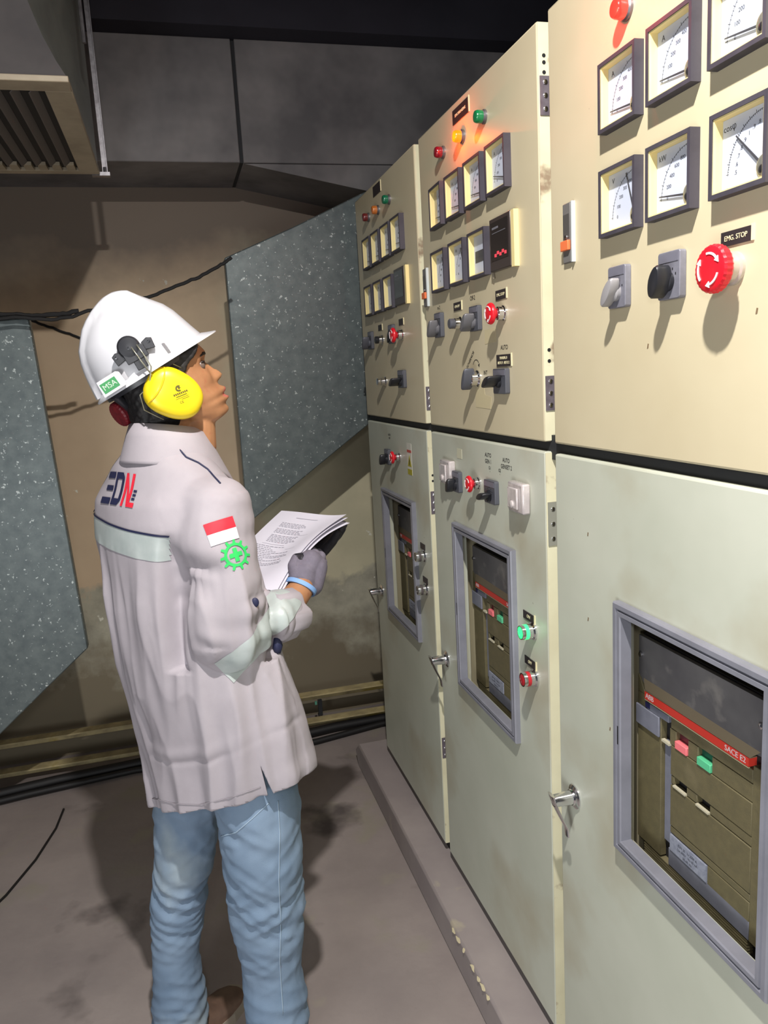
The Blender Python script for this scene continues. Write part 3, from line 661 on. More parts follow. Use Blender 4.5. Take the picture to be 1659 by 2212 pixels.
# overhead trunk: long sheet metal duct under the ceiling
yd = 3.02
zb = at(400, 350, yd).z; zt = at(400, 78, yd).z
xs = at(522, 345, yd).x; x1 = 2.9; xl = -2.5
t = thing('overhead_duct', 'long dusty grey duct trunk running under the ceiling across the back', 'duct', (0, yd, zb))
pz = at(760, 404, yd).z
obj('duct_section', MB().box(xl, xs - .006, yd, YB - .001, zb, zt), duct_m, t, off=t.location, bevel=.003)
tr = prism_xz([(xs + .006, zb), (x1, zb - (x1 - xs) * .0), (x1, zt), (xs + .006, zt)], yd, YB - .001)
obj('duct_section', tr, duct_m, t, off=t.location, bevel=.003)
obj('seam_flange', MB().box(xs - .006, xs + .006, yd + .012, YB - .001, zb + .002, zt - .002), dark_m, t, off=t.location)
obj('lower_wedge', prism_xz([(xs + .01, zb - .001), (x1, zb - .001), (x1, zb - .22), (1.2, pz - .09), (at(762, 404, yd).x, pz)], yd + .01, YB - .001), duct_m, t, off=t.location)
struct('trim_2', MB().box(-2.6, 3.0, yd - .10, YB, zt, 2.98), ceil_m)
# air outlet duct at upper left
y0, y1 = 1.98, 2.76
zg = at(212, 366, y1).z; xr = at(212, 366, y1).x; 
t = thing('air_outlet_duct', 'grey sheet metal duct with a louvred grille underneath, hanging at upper left', 'duct', (-.45, 2.3, zg))
xL = -1.15
front = MB(); prof = []
rings = []
for zz, dy, dx in ((0, 0, 0), (.04, .02, .02), (.10, .04, .045), (.18, .045, .07), (.26, .02, .075), (.34, -.01, .05), (.44, -.03, .02), (.72, -.03, .02)):
    rings.append([Vector((xL, y0 + dy, zg + zz)), Vector((xr - dx, y0 + dy, zg + zz)), Vector((xr, y1, zg + zz)), Vector((xL, y1, zg + zz))])
front.loft(rings, cap=True); front.mi = [0] * len(front.mi)
for i_ in range(0, 28, 4): front.mi[i_] = 1
obj('duct_body', front, [duct_side, mat('duct_front_dark', (86, 82, 82), .8, color2=(72, 69, 70), noise_scale=5)], t, off=t.location, smooth=25)  # front faces coloured darker than the sides
g = MB(); fw = .055; zq = zg - .014
for a_ in ((xL, xr + .004, y0 - .008, y0 + fw), (xL, xr + .004, y1 - .035, y1 + .004)): g.box(a_[0], a_[1], a_[2], a_[3], zq, zg - .0005)
g.box(xr - fw, xr + .004, y0 + fw, y1 - .035, zq, zg - .0005)
obj('grille_frame', g, grille_m, t, off=t.location, bevel=.002)
obj('grille_back', MB().box(xL, xr - fw, y0 + fw, y1 - .035, zg - .003, zg - .0008), black_gap, t, off=t.location)
for k in range(17):
    x = xr - fw - .02 - k * .040
    lv = MB().add([(x, y0 + fw, zg - .004), (x + .003, y0 + fw, zg - .004), (x - .012, y0 + fw, zq - .004), (x - .015, y0 + fw, zq - .004), (x, y1 - .10, zg - .004), (x + .003, y1 - .10, zg - .004), (x - .012, y1 - .10, zq - .004), (x - .015, y1 - .10, zq - .004)],
                  [(0, 1, 2, 3), (4, 7, 6, 5), (0, 4, 5, 1), (1, 5, 6, 2), (2, 6, 7, 3), (3, 7, 4, 0)])
    obj('louvre', lv, mat('louvre_grey', (86, 82, 82), .5), t, off=t.location)
    obj('louvre_bracket', MB().box(x - .012, x + .012, y1 - .10, y1 - .04, zq, zg - .004), grille_m, t, off=t.location)
hx = xr + .014; hy = y1 + .03
t = thing('hanger_rod', 'thin galvanised hanger rod with a small foot, beside the louvred duct', 'bracket', (hx, hy, zg))
obj('angle_bar', MB().box(hx - .003, hx + .014, hy, hy + .003, zg - .005, 2.975).box(hx + .011, hx + .014, hy - .014, hy + .003, zg - .005, 2.975), steel, t, off=t.location)
obj('foot_plate', MB().box(hx - .035, hx + .020, hy - .022, hy + .006, zg - .016, zg - .005).tube([(hx + .006, hy - .008, zg - .005), (hx + .006, hy - .008, zg + .012)], .006, 8), steel, t, off=t.location)
hx2 = at(176, 40, 2.45).x
tag(obj('suspension_bar', MB().tube([(hx2, 2.45, zg + .25), (hx2, 2.45, 2.975)], .006, 8), steel), 'short vertical steel bar under the dark ceiling, above the louvred duct', 'bracket')
# cables along the wall
def cable(pts, y, r, label, name='cable'):
    P = [at(u, v, y) for u, v in pts]; Q = []
    for i in range(len(P) - 1):
        for k in range(6):
            s = k / 6; Q.append(P[i].lerp(P[i + 1], s) + Vector((0, 0, random.uniform(-.002, .002))))
    Q.append(P[-1]); o = obj(name, MB().tube(Q, r, 8), rope, off=Q[0], loc=Q[0]); return tag(o, label, 'cable')
cable([(-60, 690), (30, 686), (110, 690), (150, 686), (190, 672), (250, 655), (330, 640), (380, 618), (430, 598), (478, 572), (500, 556)], 2.64, .0055, 'black cable sagging across the wall behind the white helmet')
cable([(-60, 680), (20, 679), (70, 682), (130, 680), (170, 672)], 2.66, .0075, 'short thick black cable above the left galvanised panel')
cable([(60, 690), (95, 702), (135, 716), (180, 732), (230, 748)], 3.394, .005, 'thin cable dropping along the wall from the left panel corner')
# rails and hoses along the foot of the wall
for nm_, x0, x1_, v0, v1, y, m_, lb in (('rail', -1.6, 1.3, .135, .168, 3.26, rail_m, 'rusty yellowish rail along the foot of the back wall, upper one'), ('rail', -1.6, 1.3, .030, .062, 3.22, rail_m, 'lower rusty rail lying along the foot of the back wall')):
    t = thing(nm_, lb, 'rail', (0, y, v0)); obj('web', MB().box(x0, x1_, y, y + .02, v0, v1), m_, t, off=t.location, bevel=.002); obj('flange', MB().box(x0, x1_, y - .03, y, v1 - .006, v1), m_, t, off=t.location)
obj_t = MB().box(-1.6, 1.3, 3.30, YB - .002, .0, .30)
pst = MB().box(at(692, 1500, 3.24).x - .012, at(692, 1500, 3.24).x + .006, 3.245, 3.258, .062, .134)
tag(obj('rail_post', pst, dark_m), 'short dark upright between the two rails', 'bracket')
tag(obj('wire_clip', MB().box(at(682, 1505, 3.24).x - .006, at(682, 1505, 3.24).x + .004, 3.238, 3.244, .118, .134), mat('teal_clip', (90, 150, 130), .5)), 'tiny teal clip under the upper rail', 'clip')
def hose(pts, r, label):
    o = obj('hose', MB().tube(pts, r, 12), rope, off=pts[0], loc=pts[0]); tag(o, label, 'hose')
hose([(-1.5, 3.10, .030), (-.9, 3.08, .028), (-.6, 3.13, .026), (-.2, 3.17, .024), (.25, 3.15, .022), (.55, 3.19, .022), (.85, 3.20, .022), (1.2, 3.2, .022)], .020, 'thick black hose lying along the foot of the wall')
hose([(-1.5, 3.02, .020), (-1.0, 3.02, .018), (-.7, 3.07, .018), (-.3, 3.12, .016), (.2, 3.08, .014), (.45, 3.10, .014), (.75, 3.16, .014), (1.2, 3.16, .014)], .013, 'thinner black hose on the floor in front of the thick one')
fc = [(-.55, 2.93, .004), (-.56, 2.8, .004), (-.60, 2.62, .004), (-.66, 2.45, .004), (-.74, 2.30, .004)]
tag(obj('floor_cable', MB().tube(fc, .004, 8), rope, off=fc[0], loc=fc[0]), 'thin dark cable curving over the floor at the left edge', 'cable')
FLK = ['farthest of the row', 'second from the far end', 'third from the far end', 'in the middle of the row', 'third from the near end', 'second from the near end', 'nearest of the row']
for k in range(7):
    y = (1.50, 1.535, 1.56, 1.60, 1.66, 1.70, 1.735)[k]; x = .5745; z = .094; a = (.5, .9, .45, .8, .4, .9, .6)[k]; P = []
    for q_ in range(9):
        t_ = 2 * math.pi * q_ / 9; P.append((.0042 * math.cos(t_) * (.6 + .8 * random.random()), .017 * a * math.sin(t_) * (.6 + .7 * random.random())))
    tag(obj('paint_flake', MB().prism(P, 0, .0012, Matrix.Translation((x, y, z)) @ Matrix.Rotation(R_(-60), 4, 'Y')), mat('flake', (226, 214, 176), .6), off=(x, y, z), loc=(x, y, z)), 'pale paint flake on the concrete ledge edge, ' + FLK[6 - k], 'flake', 'pale flakes on the ledge edge')

# ------------------------------------------------------------------ the worker
def evaluated(o):
    dg = bpy.context.evaluated_depsgraph_get(); me = bpy.data.meshes.new_from_object(o.evaluated_get(dg)); return me
def remesh(mb, voxel, it=6, fac=0.5):
    me = mb.mesh('r'); o = bpy.data.objects.new('r', me); COL.objects.link(o)
    r = o.modifiers.new('r', 'REMESH'); r.mode = 'VOXEL'; r.voxel_size = voxel
    if it: sm = o.modifiers.new('s', 'SMOOTH'); sm.factor = fac; sm.iterations = it
    out = evaluated(o); bpy.data.objects.remove(o); return out
def displace(me, fn):
    n = len(me.vertices); co = [v.co.copy() for v in me.vertices]; no = [v.normal.copy() for v in me.vertices]
    for i, v in enumerate(me.vertices): v.co = co[i] + no[i] * fn(co[i], no[i])
    me.update()
def cut(me, planes, off=0.0012, pred=None):
    """piece of a surface between planes (point, normal keeps the positive side), lifted by off"""
    bm = bmesh.new(); bm.from_mesh(me)
    if pred:
        bad = [f for f in bm.faces if not pred(f.calc_center_median(), f.normal)]
        bmesh.ops.delete(bm, geom=bad, context='FACES')
    for p, n in planes:
        bmesh.ops.bisect_plane(bm, geom=bm.verts[:] + bm.edges[:] + bm.faces[:], plane_co=p, plane_no=n, clear_inner=True)
    bm.normal_update()
    for v in bm.verts: v.co += v.normal * off
    out = bpy.data.meshes.new('c'); bm.to_mesh(out); bm.free(); out.materials.clear(); return out
def sub_mesh(me, L):
    bm = bmesh.new(); bm.from_mesh(me); bmesh.ops.triangulate(bm, faces=bm.faces)
    for _ in range(4):
        es = [e for e in bm.edges if e.calc_length() > L]
        if not es: break
        bmesh.ops.subdivide_edges(bm, edges=es, cuts=1); bmesh.ops.triangulate(bm, faces=bm.faces)
    out = bpy.data.meshes.new('s'); bm.to_mesh(out); bm.free(); return out
def project(me, bvh, O, X, Y, lift=.0015):
    """lay a flat mesh (x, y) with its middle at O on a surface, along axes X, Y"""
    X = X.normalized(); Y = (Y - X * Y.dot(X)).normalized(); Z = X.cross(Y)
    for v in me.vertices:
        p = O + X * v.co.x + Y * v.co.y
        h = bvh.ray_cast(p + Z * .15, -Z, .3)
        v.co = (h[0] + h[1] * (lift if h[1].dot(Z) > 0 else -lift)) if h[0] is not None else p
    me.update(); me.materials.clear(); return me
PY = 1.55
FA = R_(40); FWD = Vector((math.cos(FA), math.sin(FA), 0)); LEFT = Vector((-math.sin(FA), math.cos(FA), 0)); UP = Vector((0, 0, 1))
skin_m = add_spots(mat('skin', (178, 128, 90), 0.5, color2=(168, 118, 82), noise_scale=30), (168, 104, 74), 60, .6, .8)
lip_m = mat('lips', (184, 106, 92), .45)
person = thing('person', 'young worker in a pale grey work shirt and blue jeans, looking up at the meters', 'person', (0.0, PY, 0.0))
PO = person.location
# --- head frame: looks along +x, slightly away, tilted up
HO = at(369, 851, PY)                                  # ear canal line, centre of the head
hy = R_(6); F0 = Vector((math.cos(hy), math.sin(hy), 0)); S0 = Vector((-math.sin(hy), math.cos(hy), 0))   # S: towards his left
pt = R_(22); HF = F0 * math.cos(pt) + UP * math.sin(pt); HU = UP * math.cos(pt) - F0 * math.sin(pt)
KH = 0.862 / 1000.0
def hp(f, s, u): return HO + HF * (f * KH) + S0 * (s * KH) + HU * (u * KH)
prof = [(110, 60), (100, 80), (90, 92), (80, 99), (66, 104), (56, 107), (50, 107.5), (43, 104), (36, 100), (30, 97), (22, 97), (10, 97), (0, 98), (-10, 98), (-18, 97), (-24, 100), (-30, 104), (-35, 108.5), (-39, 110), (-43, 108), (-47, 102), (-49.5, 99), (-52, 102), (-56, 107), (-60, 107.5), (-64, 102), (-68, 97), (-73, 97), (-78, 98), (-83, 97), (-88, 92), (-92, 82), (-95, 66)]
backp = [(110, -70), (80, -88), (50, -92), (20, -90), (0, -84), (-30, -68), (-50, -45), (-70, -10), (-88, 20), (-95, 34)]
widp = [(110, 52), (90, 66), (70, 73), (50, 75), (30, 75), (10, 74), (-10, 71), (-30, 66), (-50, 59), (-70, 48), (-88, 34), (-95, 20)]
def itp(t, x):
    t = sorted(t)
    if x <= t[0][0]: return t[0][1]
    for (a, b), (c, d) in zip(t, t[1:]):
        if x <= c: return b + (d - b) * (x - a) / (c - a)
    return t[-1][1]
nose = [(36, 0), (32, 1.5), (24, 7), (14, 13), (4, 19), (-4, 23), (-9, 24.5), (-14, 20), (-18, 10), (-21, 3), (-26, 0)]
NU = 72
def head_mb():
    us = sorted(set([p[0] for p in prof] + [i for i in range(-94, 110, 4)] + [p[0] for p in nose]), reverse=True); rings = []
    for u in us:
        ff, fb, w = itp(prof, u), itp(backp, u), itp(widp, u); c = (ff + fb) / 2; a = (ff - fb) / 2
        # faces are flatter in front: limit how far the sides come forward
        ring = []
        for i in range(NU):
            t = 2 * math.pi * i / NU; ct, st = math.cos(t), math.sin(t)
            e = .86 if u > -60 else .95
            s_ = w * math.copysign(abs(st) ** e, st)
            # lips, chin and brow relief only near the midline
            fs = itp([(110, 60), (80, 99), (50, 104), (36, 100), (22, 96), (0, 96), (-20, 96), (-40, 97), (-60, 95), (-80, 92), (-92, 80), (-95, 66)], u)
            mid_ = math.exp(-(s_ / 24.0) ** 2)
            f_ = c + ((fs - fb) / 2 + (ff - fs) * mid_) * math.copysign(abs(ct) ** (.92), ct) if ct > 0 else c + a * ct
            if ct > 0:
                f_ += itp(nose, u) * math.exp(-(s_ / (5.5 + (itp([(-22, 8.5), (-10, 7), (10, 1), (36, 0)], u)))) ** 2)
                f_ -= 9.0 * math.exp(-((abs(s_) - 32) / 14.0) ** 2 - ((u - 30) / 11.0) ** 2)          # eye sockets
                f_ += 3.0 * math.exp(-((abs(s_) - 30) / 20.0) ** 2 - ((u - 49) / 6.0) ** 2)           # brow
                f_ += 3.5 * math.exp(-((abs(s_) - 42) / 14.0) ** 2 - ((u - 2) / 14.0) ** 2)           # cheek bones
            ring.append(hp(f_, s_, u))
        rings.append(ring)
    return rings
body = MB(); body.loft(head_mb())
body.ellipsoid(hp(-2, 0, 80), (.092, .071, .052), Matrix((HF, S0, HU)).transposed())
NB = at(362, 965, PY + .02) + Vector((-.01, 0, -.02))
body.cone(hp(-14, 0, -30), .050, NB, .056); body.cone(hp(30, 0, -66), .034, hp(-8, 0, -118), .046)
def tp(z, f=0, l=0): # torso point
    return Vector(((itp(LZ, z) + itp(RZ, z)) / 2, PY, z)) + FWD * f + LEFT * l
def sil(lst): return [(at(u, v, PY).z, at(u, v, PY).x) for u, v in lst]
LZ = sil([(290, 950), (262, 998), (226, 1042), (202, 1092), (207, 1180), (228, 1260), (243, 1340), (254, 1400), (276, 1500), (300, 1600), (312, 1650), (330, 1738), (338, 1790)])
RZ = sil([(440, 950), (474, 1000), (508, 1050), (530, 1100), (548, 1190), (560, 1260), (578, 1330), (600, 1400), (636, 1500), (656, 1600), (664, 1640), (668, 1690), (668, 1790)])
z_sh = at(365, 1040, PY).z
body.cone(tp(1.30), .085, tp(.85), .11); body.cone(tp(1.32, 0, .12), .05, tp(1.32, 0, -.12), .05); body.cone(NB, .055, tp(1.28), .08)
SR = at(468, 1092, PY - .115); AR = at(461, 1230, PY - .135); ER = at(488, 1362, PY - .14); CU = at(606, 1328, PY - .055); WR = at(648, 1276, PY - .012)
SL = tp(SR.z - .02, .03, .105); EL = at(505, 1310, PY + .22); WL = at(610, 1240, PY + .25)
body.cone(SR, .045, ER, .040); body.cone(ER, .040, CU, .034); body.cone(CU, .033, WR, .0265)
KN = at(668, 1212, PY + .03)
body.cone(WR, .026, WR.lerp(KN, .6), .022)
body.cone(SL, .045, EL, .040); body.cone(EL, .040, WL, .027)
HR_ = at(560, 1735, PY - .075); KR = at(577, 1965, PY - .055); FR = at(600, 2240, PY - .06)
HL = at(405, 1735, PY + .085); KL = at(385, 1960, PY + .11); FL = at(388, 2218, PY + .12)
body.cone(tp(.85, 0, -.05), .09, HR_, .068); body.cone(tp(.85, 0, .05), .09, HL, .060)
body.cone(HR_, .066, KR, .052); body.cone(KR, .052, FR, .036); body.cone(HL, .055, KL, .042); body.cone(KL, .042, FL, .034)
me = remesh(body, .0030, 3, .4)
for m_ in (skin_m, lip_m): me.materials.append(m_)
Mi = Matrix((HF, S0, HU))
for p in me.polygons:
    q = Mi @ (p.center - HO) / KH; p.material_index = 0
    if q.x > 96 and abs(q.y) < 22 and -62 < q.z < -34 and abs(q.y) < 24 * (1 - ((q.z + 48) / 15) ** 2) + 2: p.material_index = 1
obj('body', me, skin_m, person, off=PO, smooth=180)
# eyes, brows, hair
for sgn in (-1, 1):
    c = hp(82, 30 * sgn, 29)
    ev = MB().ellipsoid(c, (.0098, .0098, .0098), nu=20, nv=12)
    o = obj('eye', ev, mat('eye_white', (112, 96, 88), .3), person, off=PO, smooth=180)
    g_ = hp(93.2, 31 * sgn, 30.5)
    obj('iris', MB().ellipsoid(hp(89.2, 31.5 * sgn, 30.5), (.0046, .0056, .0056), nu=14, nv=8), mat('iris', (46, 28, 20), .15), o, off=PO, smooth=180)
    lid = MB(); rr = []
    for k in range(9):
        a = R_(-70 + 140 * k / 8); rr.append(c + (HF * math.cos(a) * math.cos(R_(24)) + S0 * math.sin(a) + HU * math.sin(R_(24))) * .0110)
    obj('upper_lid', MB().tube(rr, [.0006] + [.0016] * 7 + [.0006], 8), mat('lash', (30, 20, 18), .6), person, off=PO, smooth=180)
    br = [hp(103.5 - .02 * (s - 12) ** 2 * .55, s * sgn, 47 + 3.0 * math.sin((s - 10) / 38 * math.pi)) for s in range(12, 50, 4)]
    obj('eyebrow', MB().tube(br, [.0012] + [.0035] * 3 + [.0032] * 3 + [.002] * 2 + [.001], 8), mat('hair_black', (22, 19, 20), .6), person, off=PO, smooth=180)
hair = MB(); us = [70, 56, 40, 24, 8, -8, -24, -40, -54, -66]; rings = []
for u in us:
    fb, w = itp(backp, u), itp(widp, u); ring = []
    fr = itp([(70, 92), (58, 84), (46, 60), (36, 40), (20, 34), (0, 18), (-30, 4), (-66, -20)], u)
    k_ = itp([(-66, -2), (-54, 3), (-40, 7), (70, 8)], u); fbb = itp([(-66, -104), (-47, -104), (-22, -98), (0, -94), (20, -92), (70, -92)], u)
    for i in range(40):
        t = math.pi / 2 + math.pi * i / 39; ring.append(hp(fr + (fbb - fr - k_) * abs(math.cos(t)) ** .86, (w + k_) * abs(math.sin(t)) ** .84 * (1 if math.sin(t) > 0 else -1), u))
    rings.append(ring)
hair.loft(rings)
hm = remesh(hair, .003, 3)
displace(hm, lambda p, n: .0018 * noise.noise(p * 190) + .002 * noise.noise(p * 60))
obj('hair', hm, mat('hair_black', (22, 19, 20), .6), person, off=PO, smooth=180)

# --- shirt
shirt_m = mat('shirt_cloth', (174, 167, 173), 0.75, color2=(165, 158, 164), noise_scale=9, bump=.12, bump_scale=900)
tape_m = mat('reflective_tape', (172, 182, 180), 0.42, color2=(182, 190, 188), noise_scale=30)
navy_m = mat('navy_piping', (34, 38, 70), .6)
sh = MB(); rings = []
z_top = at(365, 962, PY).z
hA, hB, hC = at(330, 1738, PY + .06), at(440, 1752, PY - .115), at(664, 1642, PY - .03)
hN = (hB - hA).cross(hC - hA)
def hem_z(x, y): return hA.z - (hN.x * (x - hA.x) + hN.y * (y - hA.y)) / hN.z
z_bot = hem_z(tp(.75).x, PY)
zs = [z_top, z_top - .02, z_top - .045, z_top - .075, z_top - .10, z_top - .135, z_top - .18, z_top - .24, z_top - .31, z_top - .40, z_top - .50, z_top - .56, z_bot + .10, z_bot + .05, z_bot + .02, z_bot]
for z in zs:
    xl, xr = itp(LZ, z), itp(RZ, z); ext = (xr - xl) / 2; cx = (xl + xr) / 2; ca, sa = math.cos(FA), math.sin(FA)
    bd = itp([(z_bot, .128), (z_top - .3, .125), (z_top - .12, .112), (z_top - .06, .085), (z_top, .062)], z)
    ax = math.sqrt(max((ext ** 2 - (bd * ca) ** 2), .0008)) / sa
    ring = []
    for i in range(64):
        t = 2 * math.pi * i / 64; c_, s_ = math.cos(t), math.sin(t); e = .92
        f_ = bd * math.copysign(abs(c_) ** e, c_); l_ = ax * math.copysign(abs(s_) ** e, s_)
        zo = z
        hp_ = Vector((cx, PY, 0)) + FWD * f_ + LEFT * l_
        if z < z_bot + .12: zo = z + (hem_z(hp_.x, hp_.y) - z_bot) * min(1, (z_bot + .12 - z) / .10)
        if z > z_top - .05: zo = z + .012 * max(0, -c_) - .02 * max(0, c_)
        ring.append(Vector((cx, PY, 0)) + FWD * f_ + LEFT * l_ + UP * zo)
    rings.append(ring)
sh.loft(rings)
sh.cone(tp(SR.z + .012, -.01, -.06), .062, SR + Vector((0, 0, -.01)), .066); sh.cone(SR + Vector((0, 0, -.01)), .066, AR, .079); sh.cone(AR, .079, ER, .069); sh.cone(ER, .068, CU, .047)
sh.cone(tp(SR.z, .01, .05), .055, SL, .056); sh.cone(SL, .056, EL, .056); sh.cone(EL, .06, EL.lerp(WL, .85), .045)
sm = remesh(sh, .0045, 8)
side = (CU - ER).normalized()
def folds(p, n):
    d = 0.0
    q = p - PO; l = q.dot(LEFT); f = q.dot(FWD); z = p.z
    w = noise.noise(Vector((l * 5, f * 5, z * 2.2)))
    d += .0045 * noise.noise(Vector((q.x * 9, q.y * 9, z * 3.0)) + Vector((3, 1, 2)))
    d += .0022 * noise.noise(Vector((q.x * 22, q.y * 22, z * 9)))
    if z < z_top - .16 and z > z_bot - .1:                                    # long vertical folds over the back
        k = min(1, (z_top - .16 - z) / .12)
        rn = 1 - abs(noise.noise(Vector((l * 13, f * 13, z * 2.0 + l * 3)))) * 2.6
        rn2 = 1 - abs(noise.noise(Vector((l * 26 + 9, f * 26, z * 3.4 - l * 5)))) * 2.6
        d += k * (.0095 * max(-.5, rn) + .0040 * max(-.4, rn2)) * (1 if f < .05 else .4)
    dz = p.z - (hem_z(p.x, p.y) + .118 + .012 * math.sin(l * 17))                        # crease above the hem
    cf_ = (.4 + .9 * noise.noise(p * 8)); d -= .004 * math.exp(-(dz / .006) ** 2) * (1 if f < .06 else .2) * cf_; d += .0035 * math.exp(-((dz - .018) / .012) ** 2) * (1 if f < .06 else .2) * cf_
    for a, b, amp, fr in ((SR, ER, .0036, 26), (ER, CU, .0020, 34)):     # sleeve creases across the arm
        ab = b - a; t = (p - a).dot(ab) / ab.length_squared
        if -.1 < t < 1.1 and (p - a - ab * t).length < .10:
            r_ = (p - a - ab * t)
            d += amp * math.sin(t * fr + r_.dot(LEFT) * 60 + 6 * w) * max(0, noise.noise(p * 11) + .35) * (1.3 if t > .7 else .6)
    ab = ER - SR; t = (p - SR).dot(ab) / ab.length_squared; da = (p - SR - ab * max(0, min(1.15, t))).length
    if .18 < t < 1.3 and f < .12: d -= .030 * math.exp(-((da - .094) / .012) ** 2) * min(1, (t - .18) * 4)
    return d
displace(sm, folds)
bm = bmesh.new(); bm.from_mesh(sm)
# open the bottom, the cuffs and the side vent with straight cuts
hn_ = hN.normalized() if hN.z > 0 else -hN.normalized()
bmesh.ops.bisect_plane(bm, geom=bm.verts[:] + bm.edges[:] + bm.faces[:], plane_co=hA + UP * .004, plane_no=hn_, clear_inner=True)
vb = at(586, 1712, PY - .135); vt = at(557, 1632, PY - .135)
for sgn in (-1, 1):
    e_ = vb + Vector((.008 * sgn, 0, 0)); pn_ = (e_ - vt).cross(Vector((0, 1, 0))).normalized()
    loc = [f for f in bm.faces if abs(f.calc_center_median().x - (vt.x + vb.x) / 2) < .05 and f.calc_center_median().z < vt.z + .01 and (f.calc_center_median() - PO).dot(LEFT) < -.03]
    es = list({e for f in loc for e in f.edges}); vs_ = list({v for f in loc for v in f.verts})
    bmesh.ops.bisect_plane(bm, geom=vs_ + es + loc, plane_co=vt, plane_no=pn_)
kill = []
for f in bm.faces:
    c = f.calc_center_median(); q = c - PO
    if f.normal.dot(side) > .80 and (c - CU).dot(side) > .030 and (c - CU).length < .075: kill.append(f); continue
    if c.z < vt.z and q.dot(LEFT) < -.03 and f.normal.y < .3:
        k = (vt.z - c.z) / (vt.z - vb.z); lx = vt.x + (vb.x - vt.x) * k
        if abs(c.x - lx) < .008 * k: kill.append(f)
bmesh.ops.delete(bm, geom=kill, context='FACES'); bm.to_mesh(sm); bm.free()
sm.materials.clear()
shirt = obj('shirt', sm.copy(), shirt_m, person, off=PO, smooth=180, label='pale grey long-sleeved work shirt')
so_ = shirt.modifiers.new('th', 'SOLIDIFY'); so_.thickness = .0018; so_.offset = -1
bvh = BVHTree.FromPolygons([v.co.copy() for v in sm.vertices], [tuple(p.vertices) for p in sm.polygons])
# torso test keeps the sleeves out of the back bands
def torso_only(c, n):
    ab = ER - SR; t = (c - SR).dot(ab) / ab.length_squared; t = max(-.05, min(1, t)); 
    return (c - (SR + ab * t)).length > .088 and (c - SL).length > .06
zn = at(205, 1100, PY).z; zr = at(372, 1143, PY - .10).z
def band(name, pA, pB, off_lo, off_hi, m_, pred, lift):
    """strip on the back below a line through two points"""
    ax = (pB - pA).normalized(); n = LEFT.cross(ax); nrm = Vector((ax.cross(FWD))).normalized()
    if nrm.z < 0: nrm.negate()
    me_ = cut(sm, [(pA + nrm * off_lo, nrm), (pA + nrm * off_hi, -nrm)], lift, pred)
    return obj(name, me_, m_, shirt, off=PO, smooth=180)
pA = at(200, 1104, PY + .06); pB = at(372, 1142, PY - .09)
_xm = at(380, 1143, PY - .10).x
back = lambda c, n: torso_only(c, n) and (c - PO).dot(FWD) < .09 and c.x < _xm
o = band('back_reflective_band', pA, pB, -.050, -.003, tape_m, back, .0011); o['label'] = 'silver reflective band across the back'
o = band('back_piping', pA, pB, -.003, .001, navy_m, back, .0020); o['label'] = 'navy piping across the back'
# sleeve reflective band
ax = (CU - ER).normalized(); e0 = at(470, 1425, PY - .14); arm_n = (at(560, 1385, PY - .14) - e0)
nb = Vector((-.62, 0, -1.0)).normalized()
arm = lambda c, n: (c - ER).length < .13
q0 = at(510, 1448, PY - .14); q1 = at(598, 1335, PY - .10)
bx_ = (q1 - q0).normalized(); bn = Vector((0, 1, 0)).cross(bx_); bn = bn if bn.x < 0 else -bn
def near_arm(c, n):
    ab = CU - ER; t = max(0, min(1, (c - ER).dot(ab) / ab.length_squared)); ok1 = (c - (ER + ab * t)).length < .085
    return ok1 and not ((c - tp(c.z)).length < .11)
me_ = cut(sm, [(q0 + bx_ * .0, (CU - ER).normalized() * 1.0)] , .001, near_arm)
sb0 = at(452, 1425, PY - .15); sb1 = at(575, 1312, PY - .13); dvec = (sb1 - sb0).normalized(); nn_ = dvec.cross(Vector((0, 1, 0))).normalized()
if nn_.x < 0: nn_.negate()
def arm_wide(c, n):
    ab = CU - ER; t = (c - ER).dot(ab) / ab.length_squared; return -1.2 < t < 1.5 and (c - (ER + ab * max(0, min(1, t)))).length < .098
me_ = cut(sm, [(sb0, nn_), (sb0 + nn_ * .056, -nn_), (ER + LEFT * .060, -LEFT), (sb0 + dvec * .004, dvec)], .0012, arm_wide)
obj('sleeve_reflective_band', me_, tape_m, shirt, off=PO, smooth=180, label='silver reflective band on the forearm sleeve')
# collar
col = MB(); rings = []
for z_, f0, r0, th in ((-.012, 0, 1.13, 0), (.030, -.004, 1.04, 0), (.032, -.004, .98, 0), (-.005, 0, 1.03, 0)):
    ring = []
    for i in range(48):
        t = 2 * math.pi * i / 48; c_, s_ = math.cos(t), math.sin(t)
        ring.append(Vector((itp(LZ, z_top) * .5 + itp(RZ, z_top) * .5, PY, z_top)) + FWD * (.068 * r0 * c_ + .006) + LEFT * (.070 * r0 * s_) + UP * (z_ + .014 * max(0, -c_) - .030 * max(0, c_)))
    rings.append(ring)
col.loft(rings + [rings[0]], cap=False)
obj('collar_stand', col, shirt_m, shirt, off=PO, smooth=180)
fc_ = MB(); rings = []
for r0, zz, in ((1.06, .034), (1.20, .010), (1.42, -.032), (1.45, -.038)):
    ring = []
    for i in range(49):
        t = R_(28 + 304 * i / 48); c_, s_ = math.cos(t), math.sin(t); point = math.exp(-((i - 0) / 6) ** 2) + math.exp(-((i - 48) / 6) ** 2)
        k = (r0 - 1.06) / .39
        ring.append(Vector((itp(LZ, z_top) * .5 + itp(RZ, z_top) * .5, PY, z_top)) + FWD * (.066 * r0 * c_ + .006 + .03 * point * k) + LEFT * (.070 * r0 * s_) + UP * (zz + .014 * max(0, -c_) - .032 * max(0, c_) - .030 * point * k))
    rings.append(ring)
cm = MB(); cm.loft(rings, cap=False, close=False)
o = obj('collar', cm, shirt_m, shirt, off=PO, smooth=180); o.modifiers.new('th', 'SOLIDIFY').thickness = .002
